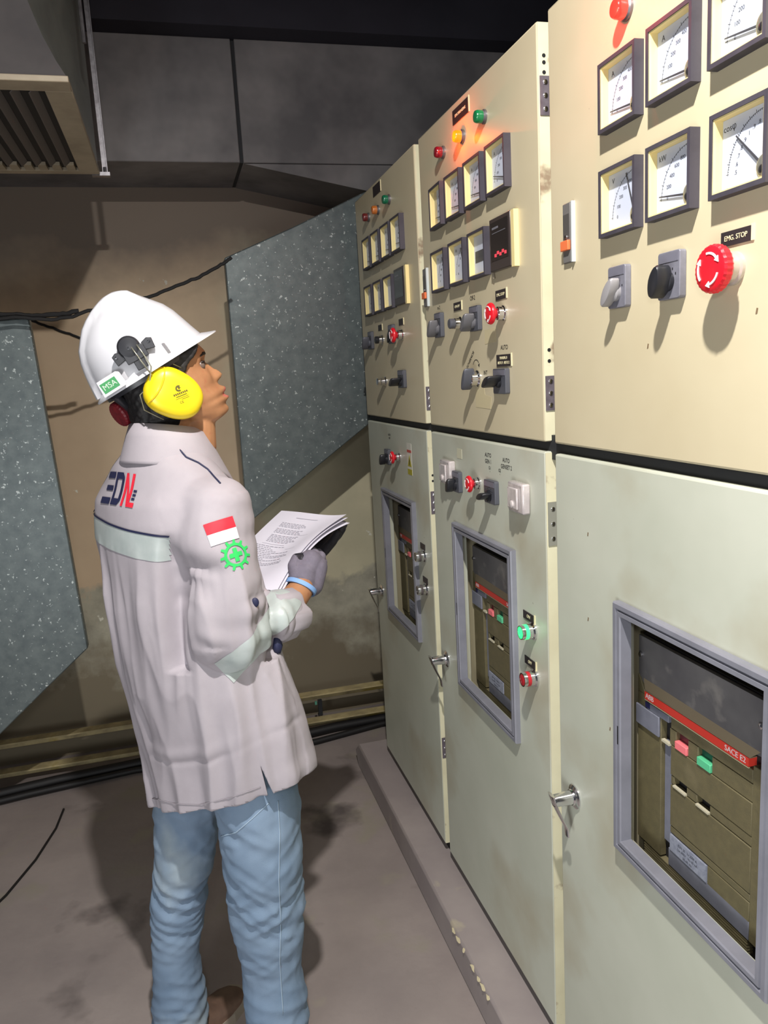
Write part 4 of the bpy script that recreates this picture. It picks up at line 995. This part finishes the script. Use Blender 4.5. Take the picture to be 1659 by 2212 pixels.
# piping on the shoulder seam and along the collar
def surf(u, v, y0, lift=.0012):
    d = (RW @ Vector((u - CX, v - CY, F_PX))).normalized(); h = bvh.ray_cast(CAM, d, 4)
    return (h[0] + h[1] * lift) if h[0] is not None else at(u, v, y0)
def seam(pts, r, m_, name, y0=PY - .1):
    P = []
    for (a, b), (c, d) in zip(pts, pts[1:]):
        for k in range(6): P.append(surf(a + (c - a) * k / 6, b + (d - b) * k / 6, y0))
    P.append(surf(pts[-1][0], pts[-1][1], y0)); return obj(name, MB().tube(P, r, 6), m_, shirt, off=PO, smooth=180)
seam([(388, 972), (402, 988), (428, 1000), (448, 1014), (462, 1030), (476, 1045)], .0016, navy_m, 'shoulder_piping')
seam([(300, 966), (330, 965), (360, 967), (386, 973)], .0009, navy_m, 'collar_piping')
thread = mat('seam_thread', (150, 144, 150), .8)
seam([(330, 1724), (380, 1736), (430, 1738), (500, 1722), (575, 1695)], .0008, thread, 'hem_seam')
# prints: flag, gear badge, back logo
def axes_at(u, v, du):
    o_ = surf(u, v, PY); a = surf(u + du, v + 2, PY); b = surf(u, v - du, PY)
    return o_, (a - o_).normalized(), (b - o_).normalized()
def flat(polys):
    m = MB()
    for p in polys: m.add([(x, y, 0) for x, y in p], [tuple(range(len(p)))])
    return m.mesh('f')
FO, FX, FY = axes_at(480, 1147, 12)
FX = (surf(508, 1138, PY) - surf(452, 1156, PY)).normalized(); FY = (surf(474, 1128, PY) - surf(486, 1168, PY)).normalized()
obj('flag_red', project(sub_mesh(flat([[(-.026, 0), (.026, 0), (.026, .020), (-.026, .020)]]), .006), bvh, FO, FX, FY, .0018), mat('flag_red', (222, 38, 56), .6), shirt, off=PO, smooth=180, label='red half of the flag patch')
obj('flag_white', project(sub_mesh(flat([[(-.026, -.020), (.026, -.020), (.026, 0), (-.026, 0)]]), .006), bvh, FO, FX, FY, .0018), mat('flag_white', (238, 236, 240), .6), shirt, off=PO, smooth=180, label='white half of the flag patch')
gp = [arc(0, 0, .0185, .0048, a, a + 31, 4) for a in range(0, 360, 30)]
for k in range(11):
    a = R_(16 + k * 32.7); c_, s_ = math.cos(a), math.sin(a); gp.append([(x * c_ - y * s_, x * s_ + y * c_) for x, y in ((.0205, -.0028), (.0275, -.0018), (.0275, .0018), (.0205, .0028))])
gp += [[(-.0038, -.012), (.0038, -.012), (.0038, .012), (-.0038, .012)], [(-.012, -.0038), (-.0038, -.0038), (-.0038, .0038), (-.012, .0038)], [(.0038, -.0038), (.012, -.0038), (.012, .0038), (.0038, .0038)]]
GO = surf(509, 1198, PY)
obj('gear_badge', project(sub_mesh(flat(gp), .005), bvh, GO, FX, FY, .0018), mat('badge_green', (46, 200, 96), .6), shirt, off=PO, smooth=180, label='green gear and cross badge')
LOo = surf(258, 1056, PY); LX = (surf(290, 1062, PY) - surf(228, 1054, PY)).normalized(); LY = (surf(262, 1035, PY) - surf(256, 1080, PY)).normalized()
Lw = (surf(299, 1060, PY) - surf(212, 1054, PY)).length; Lh = .062
k = Lw / 3.1
ed = [[(0, 0), (1, 0), (1, .2), (0, .2)], [(.25, .42), (1.0, .42), (1.0, .58), (.25, .58)], [(.1, .8), (1, .8), (1, 1), (.1, 1)], [(1.12, 0), (1.32, 0), (1.32, 1), (1.12, 1)], [(1.32, 0), (1.75, .0), (1.75, .2), (1.32, .2)], [(1.32, .8), (1.75, .8), (1.75, 1), (1.32, 1)], [(1.75, 0), (1.95, .14), (1.95, .86), (1.75, 1)]]
nl = [[(2.08, 0), (2.26, 0), (2.26, 1), (2.08, 1)], [(2.08, 1), (2.26, 1), (2.72, 0), (2.54, 0)], [(2.56, 0), (2.74, 0), (2.74, 1), (2.56, 1)], [(2.74, 0), (3.1, 0), (3.1, .14), (2.74, .14)]]
sc = lambda P: [[((x - 1.55) * k, (y - .5) * Lh) for x, y in p] for p in P]
obj('logo_navy', project(sub_mesh(flat(sc(ed)), .006), bvh, LOo, LX, LY, .0018), navy_m, shirt, off=PO, smooth=180, label='navy letters ED on the back')
obj('logo_red', project(sub_mesh(flat(sc(nl)), .006), bvh, LOo, LX, LY, .0018), mat('logo_red', (220, 40, 60), .6), shirt, off=PO, smooth=180, label='red letter N on the back')
obj('logo_small_print', project(sub_mesh(flat(sc([[(2.82, .22 + j * .12), (3.05, .22 + j * .12), (3.05, .29 + j * .12), (2.82, .29 + j * .12)] for j in range(3)])), .006), bvh, LOo, LX, LY, .0018), navy_m, shirt, off=PO, smooth=180)
# rolled cuff and its loose end
cf = MB()
a_ = ax.orthogonal().normalized(); b_ = ax.cross(a_); rings = []
for t_, r_ in ((-.030, .047), (-.026, .053), (.030, .050), (.036, .047), (.034, .043), (-.02, .042)):
    rings.append([CU + ax * (t_ + .006 * math.sin(3 * an)) + (a_ * math.cos(an) + b_ * math.sin(an)) * (r_ + .003 * math.sin(5 * an + 1) + .002 * math.sin(9 * an)) for an in [2 * math.pi * i / 40 for i in range(40)]])
cf.loft(rings, cap=False); cfo = obj('rolled_cuff', cf, shirt_m, shirt, off=PO, smooth=60)
obj('cuff_tab', MB().tube([at(598, 1376, PY - .10), at(600, 1395, PY - .10), at(598, 1408, PY - .09), at(602, 1420, PY - .09)], [.006, .010, .009, .002], 8), navy_m, shirt, off=PO, smooth=180, label='dark navy tab under the cuff')
obj('elbow_button', MB().ellipsoid(surf(550, 1302, PY), (.007, .004, .009)), navy_m, shirt, off=PO, smooth=180)

# --- jeans
jm = mat('denim', (104, 126, 150), 0.8, color2=(130, 150, 172), noise_scale=5, bump=.25, bump_scale=700, contrast=(.3, .7))
add_spots(jm, (168, 180, 184), 4.2, .54, .72, (1, 1, .6))
jb = MB()
hc = tp(.80)
jb.cone(tp(.86, 0, -.06), .100, tp(.86, 0, .06), .100); jb.cone(tp(.80, -.01, -.06), .095, HR_, .082); jb.cone(tp(.80, -.01, .06), .095, HL, .072)
M1 = at(568, 1850, PY - .07); jb.cone(HR_, .082, M1, .079); jb.cone(M1, .079, KR, .072); M2 = at(588, 2090, PY - .055); jb.cone(KR, .072, M2, .062); jb.cone(M2, .062, at(600, 2200, PY - .06), .062); jb.cone(at(600, 2200, PY - .06), .062, FR, .064)
N1 = at(398, 1850, PY + .09); jb.cone(HL, .070, N1, .062); jb.cone(N1, .062, KL, .053); N2 = at(378, 2060, PY + .115); jb.cone(KL, .053, N2, .052); N3 = at(388, 2150, PY + .12); jb.cone(N2, .052, N3, .056); jb.cone(N3, .056, FL, .060)
jme = remesh(jb, .005, 6)
def jf(p, n):
    d = .003 * noise.noise(p * 14) + .0015 * noise.noise(p * 40)
    for a, b, kk in ((HR_, FR, KR), (HL, FL, KL)):
        dd = (p - a.lerp(b, max(0, min(1, (a.z - p.z) / (a.z - b.z))))).length
        if dd < .12:
            w = noise.noise(Vector((p.x * 7, p.y * 7, p.z * 3)))
            g1 = math.exp(-((p.z - kk.z - .02) / .10) ** 2) + .9 * math.exp(-((p.z - b.z - .04) / .10) ** 2) + .45 * math.exp(-((p.z - a.z + .05) / .08) ** 2)
            sl = (p.x - a.x) * 26
            rg = 1 - 2.4 * abs(noise.noise(Vector((p.x * 5.5 + p.y * 4, p.y * 5.5, p.z * 24 + p.x * 9 + 2 * w)))); rg2 = 1 - 2.4 * abs(noise.noise(Vector((p.x * 8 + 5, p.y * 8, p.z * 30 - p.x * 14))))
            d += .0062 * (g1 + .16) * rg + .0030 * (g1 + .1) * rg2
    return d
displace(jme, jf)
bm = bmesh.new(); bm.from_mesh(jme); bmesh.ops.delete(bm, geom=[f for f in bm.faces if f.normal.z < -.75 and f.calc_center_median().z < .12], context='FACES'); bm.to_mesh(jme); bm.free(); jme.materials.clear()
jbvh = BVHTree.FromPolygons([v.co.copy() for v in jme.vertices], [tuple(p.vertices) for p in jme.polygons])
jeans = obj('jeans', jme, jm, person, off=PO, smooth=180, label='faded blue jeans')
def jsurf(u, v):
    h = jbvh.ray_cast(CAM, (RW @ Vector((u - CX, v - CY, F_PX))).normalized(), 4); return h[0] + h[1] * .0006 if h[0] is not None else at(u, v, PY)
def jseam(pts, r, m_, name):
    P = [jsurf(a + (c - a) * k / 8, b + (d - b) * k / 8) for (a, b), (c, d) in zip(pts, pts[1:]) for k in range(8)]
    obj(name, MB().tube(P, r, 6), m_, jeans, off=PO, smooth=180)
jth = mat('denim_seam', (150, 170, 188), .8)
jseam([(600, 1730), (604, 1800), (602, 1900), (606, 2000), (604, 2080), (612, 2205)], .0012, jth, 'side_seam')
jseam([(478, 1806), (510, 1798), (545, 1768), (585, 1730)], .0012, jth, 'pocket_seam')
# shoes
def shoe(A, lab):
    g = Vector((A.x, A.y, 0)); d = (FWD + LEFT * (.75 if lab == 'r' else .05)).normalized(); s_ = d.cross(UP); m = MB(); rings = []
    for t, w, h in ((-.075, .020, .05), (-.065, .032, .075), (-.03, .037, .095), (.02, .038, .090), (.07, .042, .065), (.12, .046, .050), (.16, .042, .042), (.185, .030, .034), (.197, .012, .026)):
        rings.append([g + d * t + s_ * (w * math.cos(a)) + UP * (.024 + (h - .024) * max(0, math.sin(a)) ** .8 if math.sin(a) > 0 else .024) for a in [2 * math.pi * i / 20 for i in range(20)]])
    m.loft(rings); o = obj('shoe', m, mat('brown_shoe', (112, 88, 74), .5, color2=(92, 72, 62), noise_scale=30), person, off=PO, smooth=60, label='brown shoe')
    sole = MB(); P = []
    for t, w in ((-.08, .014), (-.07, .032), (0, .039), (.08, .044), (.13, .048), (.17, .042), (.195, .026), (.204, .006)): P.append((t, w))
    pl_ = [g + d * t + s_ * w for t, w in P] + [g + d * t - s_ * w for t, w in reversed(P)]
    sole.loft([[p + UP * z for p in pl_] for z in (.0, .026)]); obj('sole', sole, mat('pale_sole', (150, 140, 126), .7), o, off=PO, smooth=0)
shoe(FR, 'r'); shoe(FL, 'l')

# --- gloves: palm and five separate curled fingers
glove_m = mat('grey_knit', (124, 118, 132), 0.85, color2=(112, 106, 120), noise_scale=60, bump=.5, bump_scale=1400)
coat_m = mat('black_coating', (34, 33, 40), .5, color2=(44, 43, 52), noise_scale=120, bump=.3, bump_scale=500)
blue_m = mat('blue_cuff', (130, 170, 222), .7)
def glove(chains, palm, coat_fn, cuffA, cuffD, r, name, label):
    m = MB()
    for a, ra, b, rb in palm: m.cone(a, ra, b, rb)
    for ch in chains:
        for (a, ra), (b, rb) in zip(ch, ch[1:]): m.cone(a, ra, b, rb, 14, 4)
    me_ = remesh(m, .0022, 3, .5); me_.materials.clear(); me_.materials.append(glove_m); me_.materials.append(coat_m)
    for p in me_.polygons: p.material_index = 1 if coat_fn(p.center, p.normal) else 0
    o = obj(name, me_, glove_m, person, off=PO, smooth=180, label=label)
    a_ = cuffD.orthogonal().normalized(); b_ = cuffD.cross(a_); rings = []
    for t_, rr in ((-.005, r), (-.005, r + .004), (.004, r + .0045), (.005, r)):
        rings.append([cuffA + cuffD * t_ + (a_ * math.cos(an) + b_ * math.sin(an)) * rr for an in [2 * math.pi * i / 32 for i in range(32)]])
    obj('blue_cuff_edge', MB().loft(rings, cap=False), blue_m, o, off=PO, smooth=60, label='pale blue cuff edge')
    return o
G = lambda u, v, dy: at(u, v, PY + dy)
# right hand: back of the hand faces the camera, thumb on top of the sheet, fingers under it
palmR = [(G(652, 1268, .000), .027, G(655, 1235, .012), .030), (G(672, 1262, .012), .026, G(680, 1225, .022), .027), (G(655, 1240, .012), .028, G(670, 1215, .020), .027)]
fR = [[(G(640, 1245, .000), .016), (G(634, 1222, .004), .0125), (G(640, 1206, .012), .0105), (G(652, 1203, .022), .0095)],                    # thumb, over the page
      [(G(662, 1218, .020), .013), (G(668, 1203, .040), .0105), (G(660, 1196, .060), .0095), (G(645, 1200, .068), .0088)],                       # index
      [(G(676, 1214, .024), .013), (G(682, 1198, .042), .0108), (G(675, 1190, .064), .0098), (G(658, 1196, .074), .009)],
      [(G(687, 1218, .028), .012), (G(694, 1202, .044), .0104), (G(688, 1194, .064), .0095), (G(672, 1200, .076), .0088)],
      [(G(690, 1232, .030), .011), (G(698, 1214, .044), .0094), (G(694, 1206, .060), .0086), (G(682, 1210, .072), .008)]]
axR = (G(665, 1235, .012) - WR).normalized()
glove(fR, palmR, lambda c, n: (n.y > .25 and c.y > PY + .0) or (c - G(645, 1204, .014)).length < .0125 or (c.y > PY + .048), G(650, 1268, -.004), (G(668, 1226, .016) - G(634, 1300, -.02)).normalized(), .0295, 'right_glove', 'grey knitted glove with black fingertips, right hand')
# left hand: under the far edge of the sheet, black coated fingers showing past it
palmL = [(G(628, 1232, .235), .026, G(668, 1202, .200), .029)]
fL = [[(G(676, 1212, .190), .013), (G(702, 1188, .175), .012), (G(718, 1170, .168), .011), (G(728, 1154, .164), .010)],
      [(G(672, 1200, .200), .013), (G(706, 1176, .190), .0125), (G(728, 1156, .180), .0115), (G(738, 1142, .176), .0105)],
      [(G(668, 1190, .212), .013), (G(706, 1164, .205), .0125), (G(728, 1146, .195), .0115), (G(741, 1134, .190), .0105)],
      [(G(662, 1182, .224), .012), (G(700, 1156, .222), .0115), (G(722, 1140, .212), .0105), (G(735, 1130, .206), .0095)],
      [(G(644, 1222, .225), .015), (G(650, 1238, .205), .012), (G(664, 1240, .19), .0105), (G(678, 1232, .182), .0095)]]
glove(fL, palmL, lambda c, n: True, WL.lerp(palmL[0][0], .7), (palmL[0][2] - WL).normalized(), .028, 'left_glove', 'glove with black coating, left hand under the papers')

# ------------------------------------------------------------------ papers
TL, TR, BR = G(608, 1103, .285), G(747, 1108, .150), G(596, 1283, -.028); BL = BR + (TL - TR) * 1.02
def sheet(dz, curl, seed, name, label, lift=0, shift=(0, 0)):
    m = MB(); NX, NY = 20, 24; nrm = (TR - TL).cross(BL - TL).normalized()
    if nrm.z < 0: nrm.negate()
    for side_ in (0, 1):
        for j in range(NY + 1):
            for i in range(NX + 1):
                s, t = i / NX, j / NY
                s2, t2 = s + shift[0], t + shift[1]
                p = TL * (1 - s2) * (1 - t2) + TR * s2 * (1 - t2) + BR * s2 * t2 + BL * (1 - s2) * t2
                h = -.008 * math.sin(s * math.pi) * (1 - t) + .020 * math.exp(-((1 - s) / .35) ** 2) * math.sin(t * math.pi) + curl * max(0, s - .6) ** 2 * (1 - t) ** 2 + .004 * math.sin(s * 5 + t * 4 + seed)
                m.v.append(p + nrm * (h - dz - (.0003 if side_ else 0)))
    W_ = NX + 1; N = W_ * (NY + 1)
    for j in range(NY):
        for i in range(NX):
            a = j * W_ + i; m.f.append((a, a + 1, a + W_ + 1, a + W_)); m.f.append((N + a, N + a + W_, N + a + W_ + 1, N + a + 1)); m.mi += [0, 0]
    for i in range(NX): m.f += [(i, N + i, N + i + 1, i + 1), (NY * W_ + i, NY * W_ + i + 1, N + NY * W_ + i + 1, N + NY * W_ + i)]; m.mi += [0, 0]
    for j in range(NY): m.f += [(j * W_, (j + 1) * W_, N + (j + 1) * W_, N + j * W_), (j * W_ + NX, N + j * W_ + NX, N + (j + 1) * W_ + NX, (j + 1) * W_ + NX)]; m.mi += [0, 0]
    o = obj(name, m, paper_m, off=TL, loc=TL, smooth=60); tag(o, label, 'paper', 'papers in the worker\'s hands'); return o, m, nrm
s1, pm, pn = sheet(0, .0, 0, 'paper_sheet', 'printed white sheet on top of the papers in the worker\'s hand')
sheet(.0035, -.03, .6, 'paper_sheet', 'second white sheet, just under the printed one, right corner showing', shift=(.015, .010))
sheet(.0070, -.10, 1.2, 'paper_sheet', 'lowest white sheet, its corner curling down over the dark glove', shift=(.03, .02))
pb = BVHTree.FromPolygons([v.copy() for v in pm.v], pm.f)
lines = []; rnd = random.Random(7)
def ln(x0, x1, y, h=.0018): lines.append([(x0, y), (x1, y), (x1, y + h), (x0, y + h)])
for k in range(16):
    y = .095 - k * .0046; x = -.055
    if k in (4, 9): continue
    while x < -.055 + .040 + (.02 if k % 3 == 0 else .03):
        w = rnd.uniform(.004, .010); ln(x, x + w, y); x += w + .002
for k in range(14):
    y = .010 - k * .0055; x = -.085
    e_ = -.085 + rnd.uniform(.05, .13)
    while x < e_: w = rnd.uniform(.004, .011); ln(x, x + w, y); x += w + .002
ln(-.06, .00, .018, .0007); ln(.02, .045, .055, .0006); ln(.015, .045, .002, .0006); ln(-.03, .03, .118, .0015)
PX = (TR - TL).normalized(); PYv = (TL - BL).normalized()
pr = project(sub_mesh(flat(lines), .01), pb, (TL + TR + BL + BR) / 4, PX, PYv, .0005)
obj('printed_text', pr, mat('print_grey', (150, 148, 160), .8), s1, off=TL, smooth=0)

# ------------------------------------------------------------------ safety helmet with ear muffs
hat = thing('safety_helmet', 'white hard hat with yellow ear muff, worn by the worker', 'helmet', hp(0, 0, 62))
HT = hat.location
pt2 = R_(29); F2 = F0 * math.cos(pt2) + UP * math.sin(pt2); U2 = UP * math.cos(pt2) - F0 * math.sin(pt2)
KM = .885 / 1000
def q2(f, s, u): return HO + F2 * (f * KM) + S0 * (s * KM) + U2 * (u * KM)
white_h = mat('helmet_white', (216, 216, 221), .28, coat=.3)
lev = [70, 82, 100, 122, 146, 168, 186, 200, 211, 220, 226, 230, 232]
FRN = [(70, 126), (91, 119), (120, 111), (147, 103), (170, 92), (190, 76), (203, 66), (214, 56), (223, 44), (229, 30), (232, 20)]
BCK = [(70, -124), (91, -122), (120, -118), (147, -112), (170, -102), (190, -84), (203, -72), (214, -54), (223, -36), (229, -18), (232, -6)]
WID = [(70, 108), (91, 107), (120, 104), (147, 98), (170, 88), (190, 74), (203, 61), (214, 47), (223, 33), (229, 20), (232, 10)]
dome = MB(); rings = []
for u in lev:
    f0, b0, w0 = itp(FRN, u), itp(BCK, u), itp(WID, u); c, a = (f0 + b0) / 2, (f0 - b0) / 2; ring = []
    for i in range(96):
        t = 2 * math.pi * i / 96; f_ = c + a * math.cos(t); s_ = w0 * math.sin(t)
        cr = max(0, min(1, (30 - abs(s_)) / 9)); cr = cr * cr * (3 - 2 * cr)                   # raised centre crest, from the back rim over the top
        fade = max(0, min(1, (60 - f_) / 16)); bump_ = 10.0 * cr * fade
        out = Vector((a * math.cos(t) / a, w0 * math.sin(t) / max(w0, 1))) if True else None
        k = (u - 70) / 162; u_ = u - 9 * k
        ring.append(q2(f_ + bump_ * math.cos(t) * (1 - k), s_, u_ + bump_ * k))
    rings.append(ring)
dome.loft(rings); dm = dome.mesh('shell')
rim = MB(); rings = []
def rimring(ex, dz, inner=False):
    ring = []
    for i in range(96):
        t = 2 * math.pi * i / 96; pk = max(0, math.cos(t)) ** 3; bk = max(0, -math.cos(t)) ** 2
        grow = 1 + ex * (.055 + .19 * pk + .035 * bk)
        c, a = -4, (130 if math.cos(t) > 0 else 121); f_ = c + a * math.cos(t) * (1 + ex * (.02 + .21 * pk + .07 * bk)) ; s_ = 108 * math.sin(t) * (1 + ex * (.06 + .05 * pk))
        ring.append(q2(f_, s_, 72 - ex * (9 + 1 * pk) + dz + 2 * ex * abs(math.sin(t))))
    return ring
rim.loft([rimring(0, 2), rimring(.5, .5), rimring(1, 0), rimring(1, -3), rimring(.5, -3), rimring(-.06, -3)] , cap=False)
o = obj('shell', dm, white_h, hat, off=HT, smooth=40); obj('brim', rim, white_h, hat, off=HT, smooth=50)
obj('inner_harness', MB().loft([[q2(-4 + 112 * math.cos(t), 90 * math.sin(t), u) for t in [2 * math.pi * i / 48 for i in range(48)]] for u in (69, 52)], cap=False), dark_pl, hat, off=HT, smooth=60, label='black inner headband')
hb = BVHTree.FromPolygons([v.co.copy() for v in dm.vertices], [tuple(p.vertices) for p in dm.polygons])
def hsurf(u, v):
    h = hb.ray_cast(CAM, (RW @ Vector((u - CX, v - CY, F_PX))).normalized(), 4); return (h[0], h[1]) if h[0] is not None else (at(u, v, PY - .1), Vector((0, -1, 0)))
def on_hat(u, v, rot=0):
    p, n = hsurf(u, v); x = (F2 - n * F2.dot(n)).normalized(); y = n.cross(x); M = Matrix((x, y, n)).transposed() @ Matrix.Rotation(R_(rot), 3, 'Z'); M = M.to_4x4(); M.translation = p; return M
M0 = on_hat(291, 762, -4)
mt = MB(); mt.prism([(-.020, -.014), (.020, -.014), (.020, .008), (.012, .010), (-.012, .010), (-.020, .008)], -.002, .012, M0); mt.prism([(-.010, -.030), (.010, -.030), (.010, -.010), (-.010, -.010)], -.001, .010, M0)
for sx in (-1, 1): mt.prism([(sx * .018, -.004), (sx * .036, -.008), (sx * .038, .010), (sx * .030, .014), (sx * .018, .010)][::sx], -.002, .007, M0)
o = obj('muff_bracket', mt, dark_pl, hat, off=HT, smooth=30, bevel=.001, label='black ear muff bracket on the shell')
obj('bracket_disc', MB().lathe([(.020, .0), (.020, .008), (.017, .012), (.006, .0135), (0, .0135)], 32, -.004, .012, M0), dark_pl, o, off=HT, smooth=40)
obj('bracket_screw', MB().lathe([(.0035, .0135), (.0035, .015), (0, .0155)], 12, -.004, .010, M0), chrome, o, off=HT)
for sx in (-1, 1): obj('bracket_rivet', MB().lathe([(.003, .007), (.003, .0085), (0, .009)], 10, sx * .031, .006, M0), chrome, o, off=HT)
Mm = on_hat(240, 829, 0)
bd_ = obj('maker_badge', MB().prism([(-.023, -.015), (.020, -.015), (.023, -.010), (.023, .010), (.018, .014), (-.020, .014)], -.003, .0035, Mm), white_h, hat, off=HT, bevel=.001, smooth=0, label='white badge with green label')
obj('badge_label', MB().prism([(-.018, -.010), (.012, -.010), (.012, .008), (-.018, .008)], .0035, .0040, Mm), mat('badge_label_green', (60, 140, 84), .5), bd_, off=HT, smooth=0)
tx = text_mesh('MSA', .0135, .0002); tx.transform(Mm @ T3(-.003, -.001, .0042)); obj('lettering', tx, mat('badge_letter', (196, 214, 196), .5), bd_, off=HT, smooth=0)
Ms = on_hat(359, 739, 0); obj('side_slot', MB().prism([(-.003, -.010), (.003, -.010), (.003, .010), (-.003, .010)], -.001, .0022, Ms), white_h, hat, off=HT, bevel=.0008, smooth=0)
# ear cups
def cup(sgn, vis):
    c = hp(-4, 82 * sgn, 2); n = (S0 * sgn).normalized(); n = (n * 1.0 + F0 * (.05)).normalized()
    X = (HF * .62 - HU * .78); X = (X - n * X.dot(n)).normalized(); Y = n.cross(X)
    M = Matrix((X, Y, n)).transposed(); m = MB(); rings = []
    for z, k in ((0, .90), (.004, .985), (.012, 1.0), (.020, .975), (.027, .90), (.031, .78), (.0335, .60), (.035, .35), (.0355, .05)):
        ring = []
        for i in range(56):
            t = 2 * math.pi * i / 56; e = .84; x = .0530 * k * math.copysign(abs(math.cos(t)) ** e, math.cos(t)); y = .0430 * k * math.copysign(abs(math.sin(t)) ** e, math.sin(t)) * (1 - .10 * math.cos(t))
            ring.append(c + M @ Vector((x, y, z)))
        rings.append(ring)
    m.loft(rings); o = obj('ear_cup', m, mat('muff_yellow', (246, 216, 28), .38, coat=.15), hat, off=HT, smooth=60, label='yellow ear cup')
    cm_ = MB(); rings = []
    for z, k in ((-.026, .80), (-.022, .90), (-.006, .92), (.001, .88)):
        rings.append([c + M @ Vector((.0530 * k * math.cos(t), .0430 * k * math.sin(t), z)) for t in [2 * math.pi * i / 40 for i in range(40)]])
    cm_.loft(rings); obj('cushion', cm_, dark_pl, o, off=HT, smooth=60, label='black cushion ring')
    if vis:
        b4 = M.to_4x4(); b4.translation = c
        rid = [(.0635 * 1.003 * -.55 + .004, y / 1000, 0) for y in range(-40, 41, 8)]
        bb = BVHTree.FromPolygons([v.copy() for v in m.v], m.f)
        P = []
        for y in range(-38, 39, 4):
            p = c + M @ Vector((-.028 - .000006 * y * y, y / 1000, .10)); h = bb.ray_cast(p, -n, .2)
            if h[0] is not None: P.append(h[0] + h[1] * .0004)
        obj('moulded_rib', MB().tube(P, .0016, 8), mat('muff_yellow_dark', (226, 190, 24), .4), o, off=HT, smooth=60)
        up_ = (UP * .93 - F0 * .30); up_ = (up_ - n * up_.dot(n)).normalized(); rt = up_.cross(n)
        it = [flat([arc(0, .014, .0042, .0030, 40, 300, 12), [(0, .012), (.004, .014), (.002, .018), (-.001, .016)]])]
        t1 = text_mesh('EARMUFF', .0056, 0); 
        fm = join_meshes('p', [(it[0], Matrix.Identity(4)), (flat([[(-.013 + k * .0034, .0035), (-.0106 + k * .0034, .0035), (-.0106 + k * .0034, .0070), (-.013 + k * .0034, .0070)] for k in range(8)] + [[(-.010, .0), (.010, .0), (.010, .0013), (-.010, .0013)], [(-.012, -.003), (.012, -.003), (.012, -.0024), (-.012, -.0024)], [(-.002, -.006), (.012, -.006), (.012, -.0053), (-.002, -.0053)]]), Matrix.Identity(4)), (text_mesh('CE', .0058, 0), T3(-.004, -.0105))])
        bpy.data.meshes.remove(t1)
        obj('cup_print', project(sub_mesh(fm, .006), bb, c + M @ Vector((.006, 0, .036)) + rt * .004 - up_ * .002, rt, up_, .0004), mat('muff_print', (96, 88, 30), .5), o, off=HT, smooth=0)
    # wire fork from the bracket over the cup
    a = (M0 @ Vector((.003 if vis else 0, -.020, .012))) if vis else None
    if vis:
        w1 = [M0 @ Vector((.0, .010, .016)), M0 @ Vector((.002, -.012, .015)), M0 @ Vector((.004, -.034, .016)), c + M @ Vector((-.043, .010, .020)), c + M @ Vector((-.050, .027, .010)), c + M @ Vector((-.034, .049, .002)), c + M @ Vector((.002, .050, .0))]
        w2 = [M0 @ Vector((.010, .010, .016)), M0 @ Vector((.012, -.012, .015)), M0 @ Vector((.012, -.034, .016)), c + M @ Vector((-.045, -.005, .020)), c + M @ Vector((-.052, -.027, .010)), c + M @ Vector((-.034, -.048, .002)), c + M @ Vector((.004, -.049, .0))]
        for w in (w1, w2): obj('steel_wire', MB().tube(w, .0013, 8), mat('dull_steel_wire', (170, 168, 150), .3, .8), hat, off=HT, smooth=180)
cup(-1, True); cup(1, False)
kn = at(262, 893, PY + .01)
kx = (at(248, 875, PY) - at(276, 912, PY)).normalized(); kz = Vector((-.75, -.45, -.35)); kz = (kz - kx * kz.dot(kx)).normalized(); ky = kz.cross(kx)
MK = Matrix((kx, ky, kz)).transposed().to_4x4(); MK.translation = kn
kp = MB(); rings = []
for z, k_ in ((-.012, .9), (-.010, 1), (.006, 1), (.009, .9), (.010, .5), (.010, .02)):
    rings.append([MK @ Vector(((.024 + (.001 if i % 2 else 0)) * k_ * math.cos(2 * math.pi * i / 48), (.024 + (.001 if i % 2 else 0)) * k_ * math.sin(2 * math.pi * i / 48), z)) for i in range(48)])
kp.loft(rings); obj('ratchet_knob', kp, mat('dark_red_knob', (130, 30, 40), .5, color2=(100, 22, 32), noise_scale=90), hat, off=HT, smooth=30, label='dark red ratchet knob at the nape')
obj('nape_strap', MB().tube([q2(-100, -40, 60), hp(-96, -20, 20), kn + Vector((.02, .01, 0))], .008, 10), dark_pl, hat, off=HT, smooth=60)

for c in cabs:
    for k_ in ('W', 'yl', 'wa', 'wb'): del c[k_]
for m_ in [x for x in bpy.data.meshes if x.users == 0]: bpy.data.meshes.remove(m_)
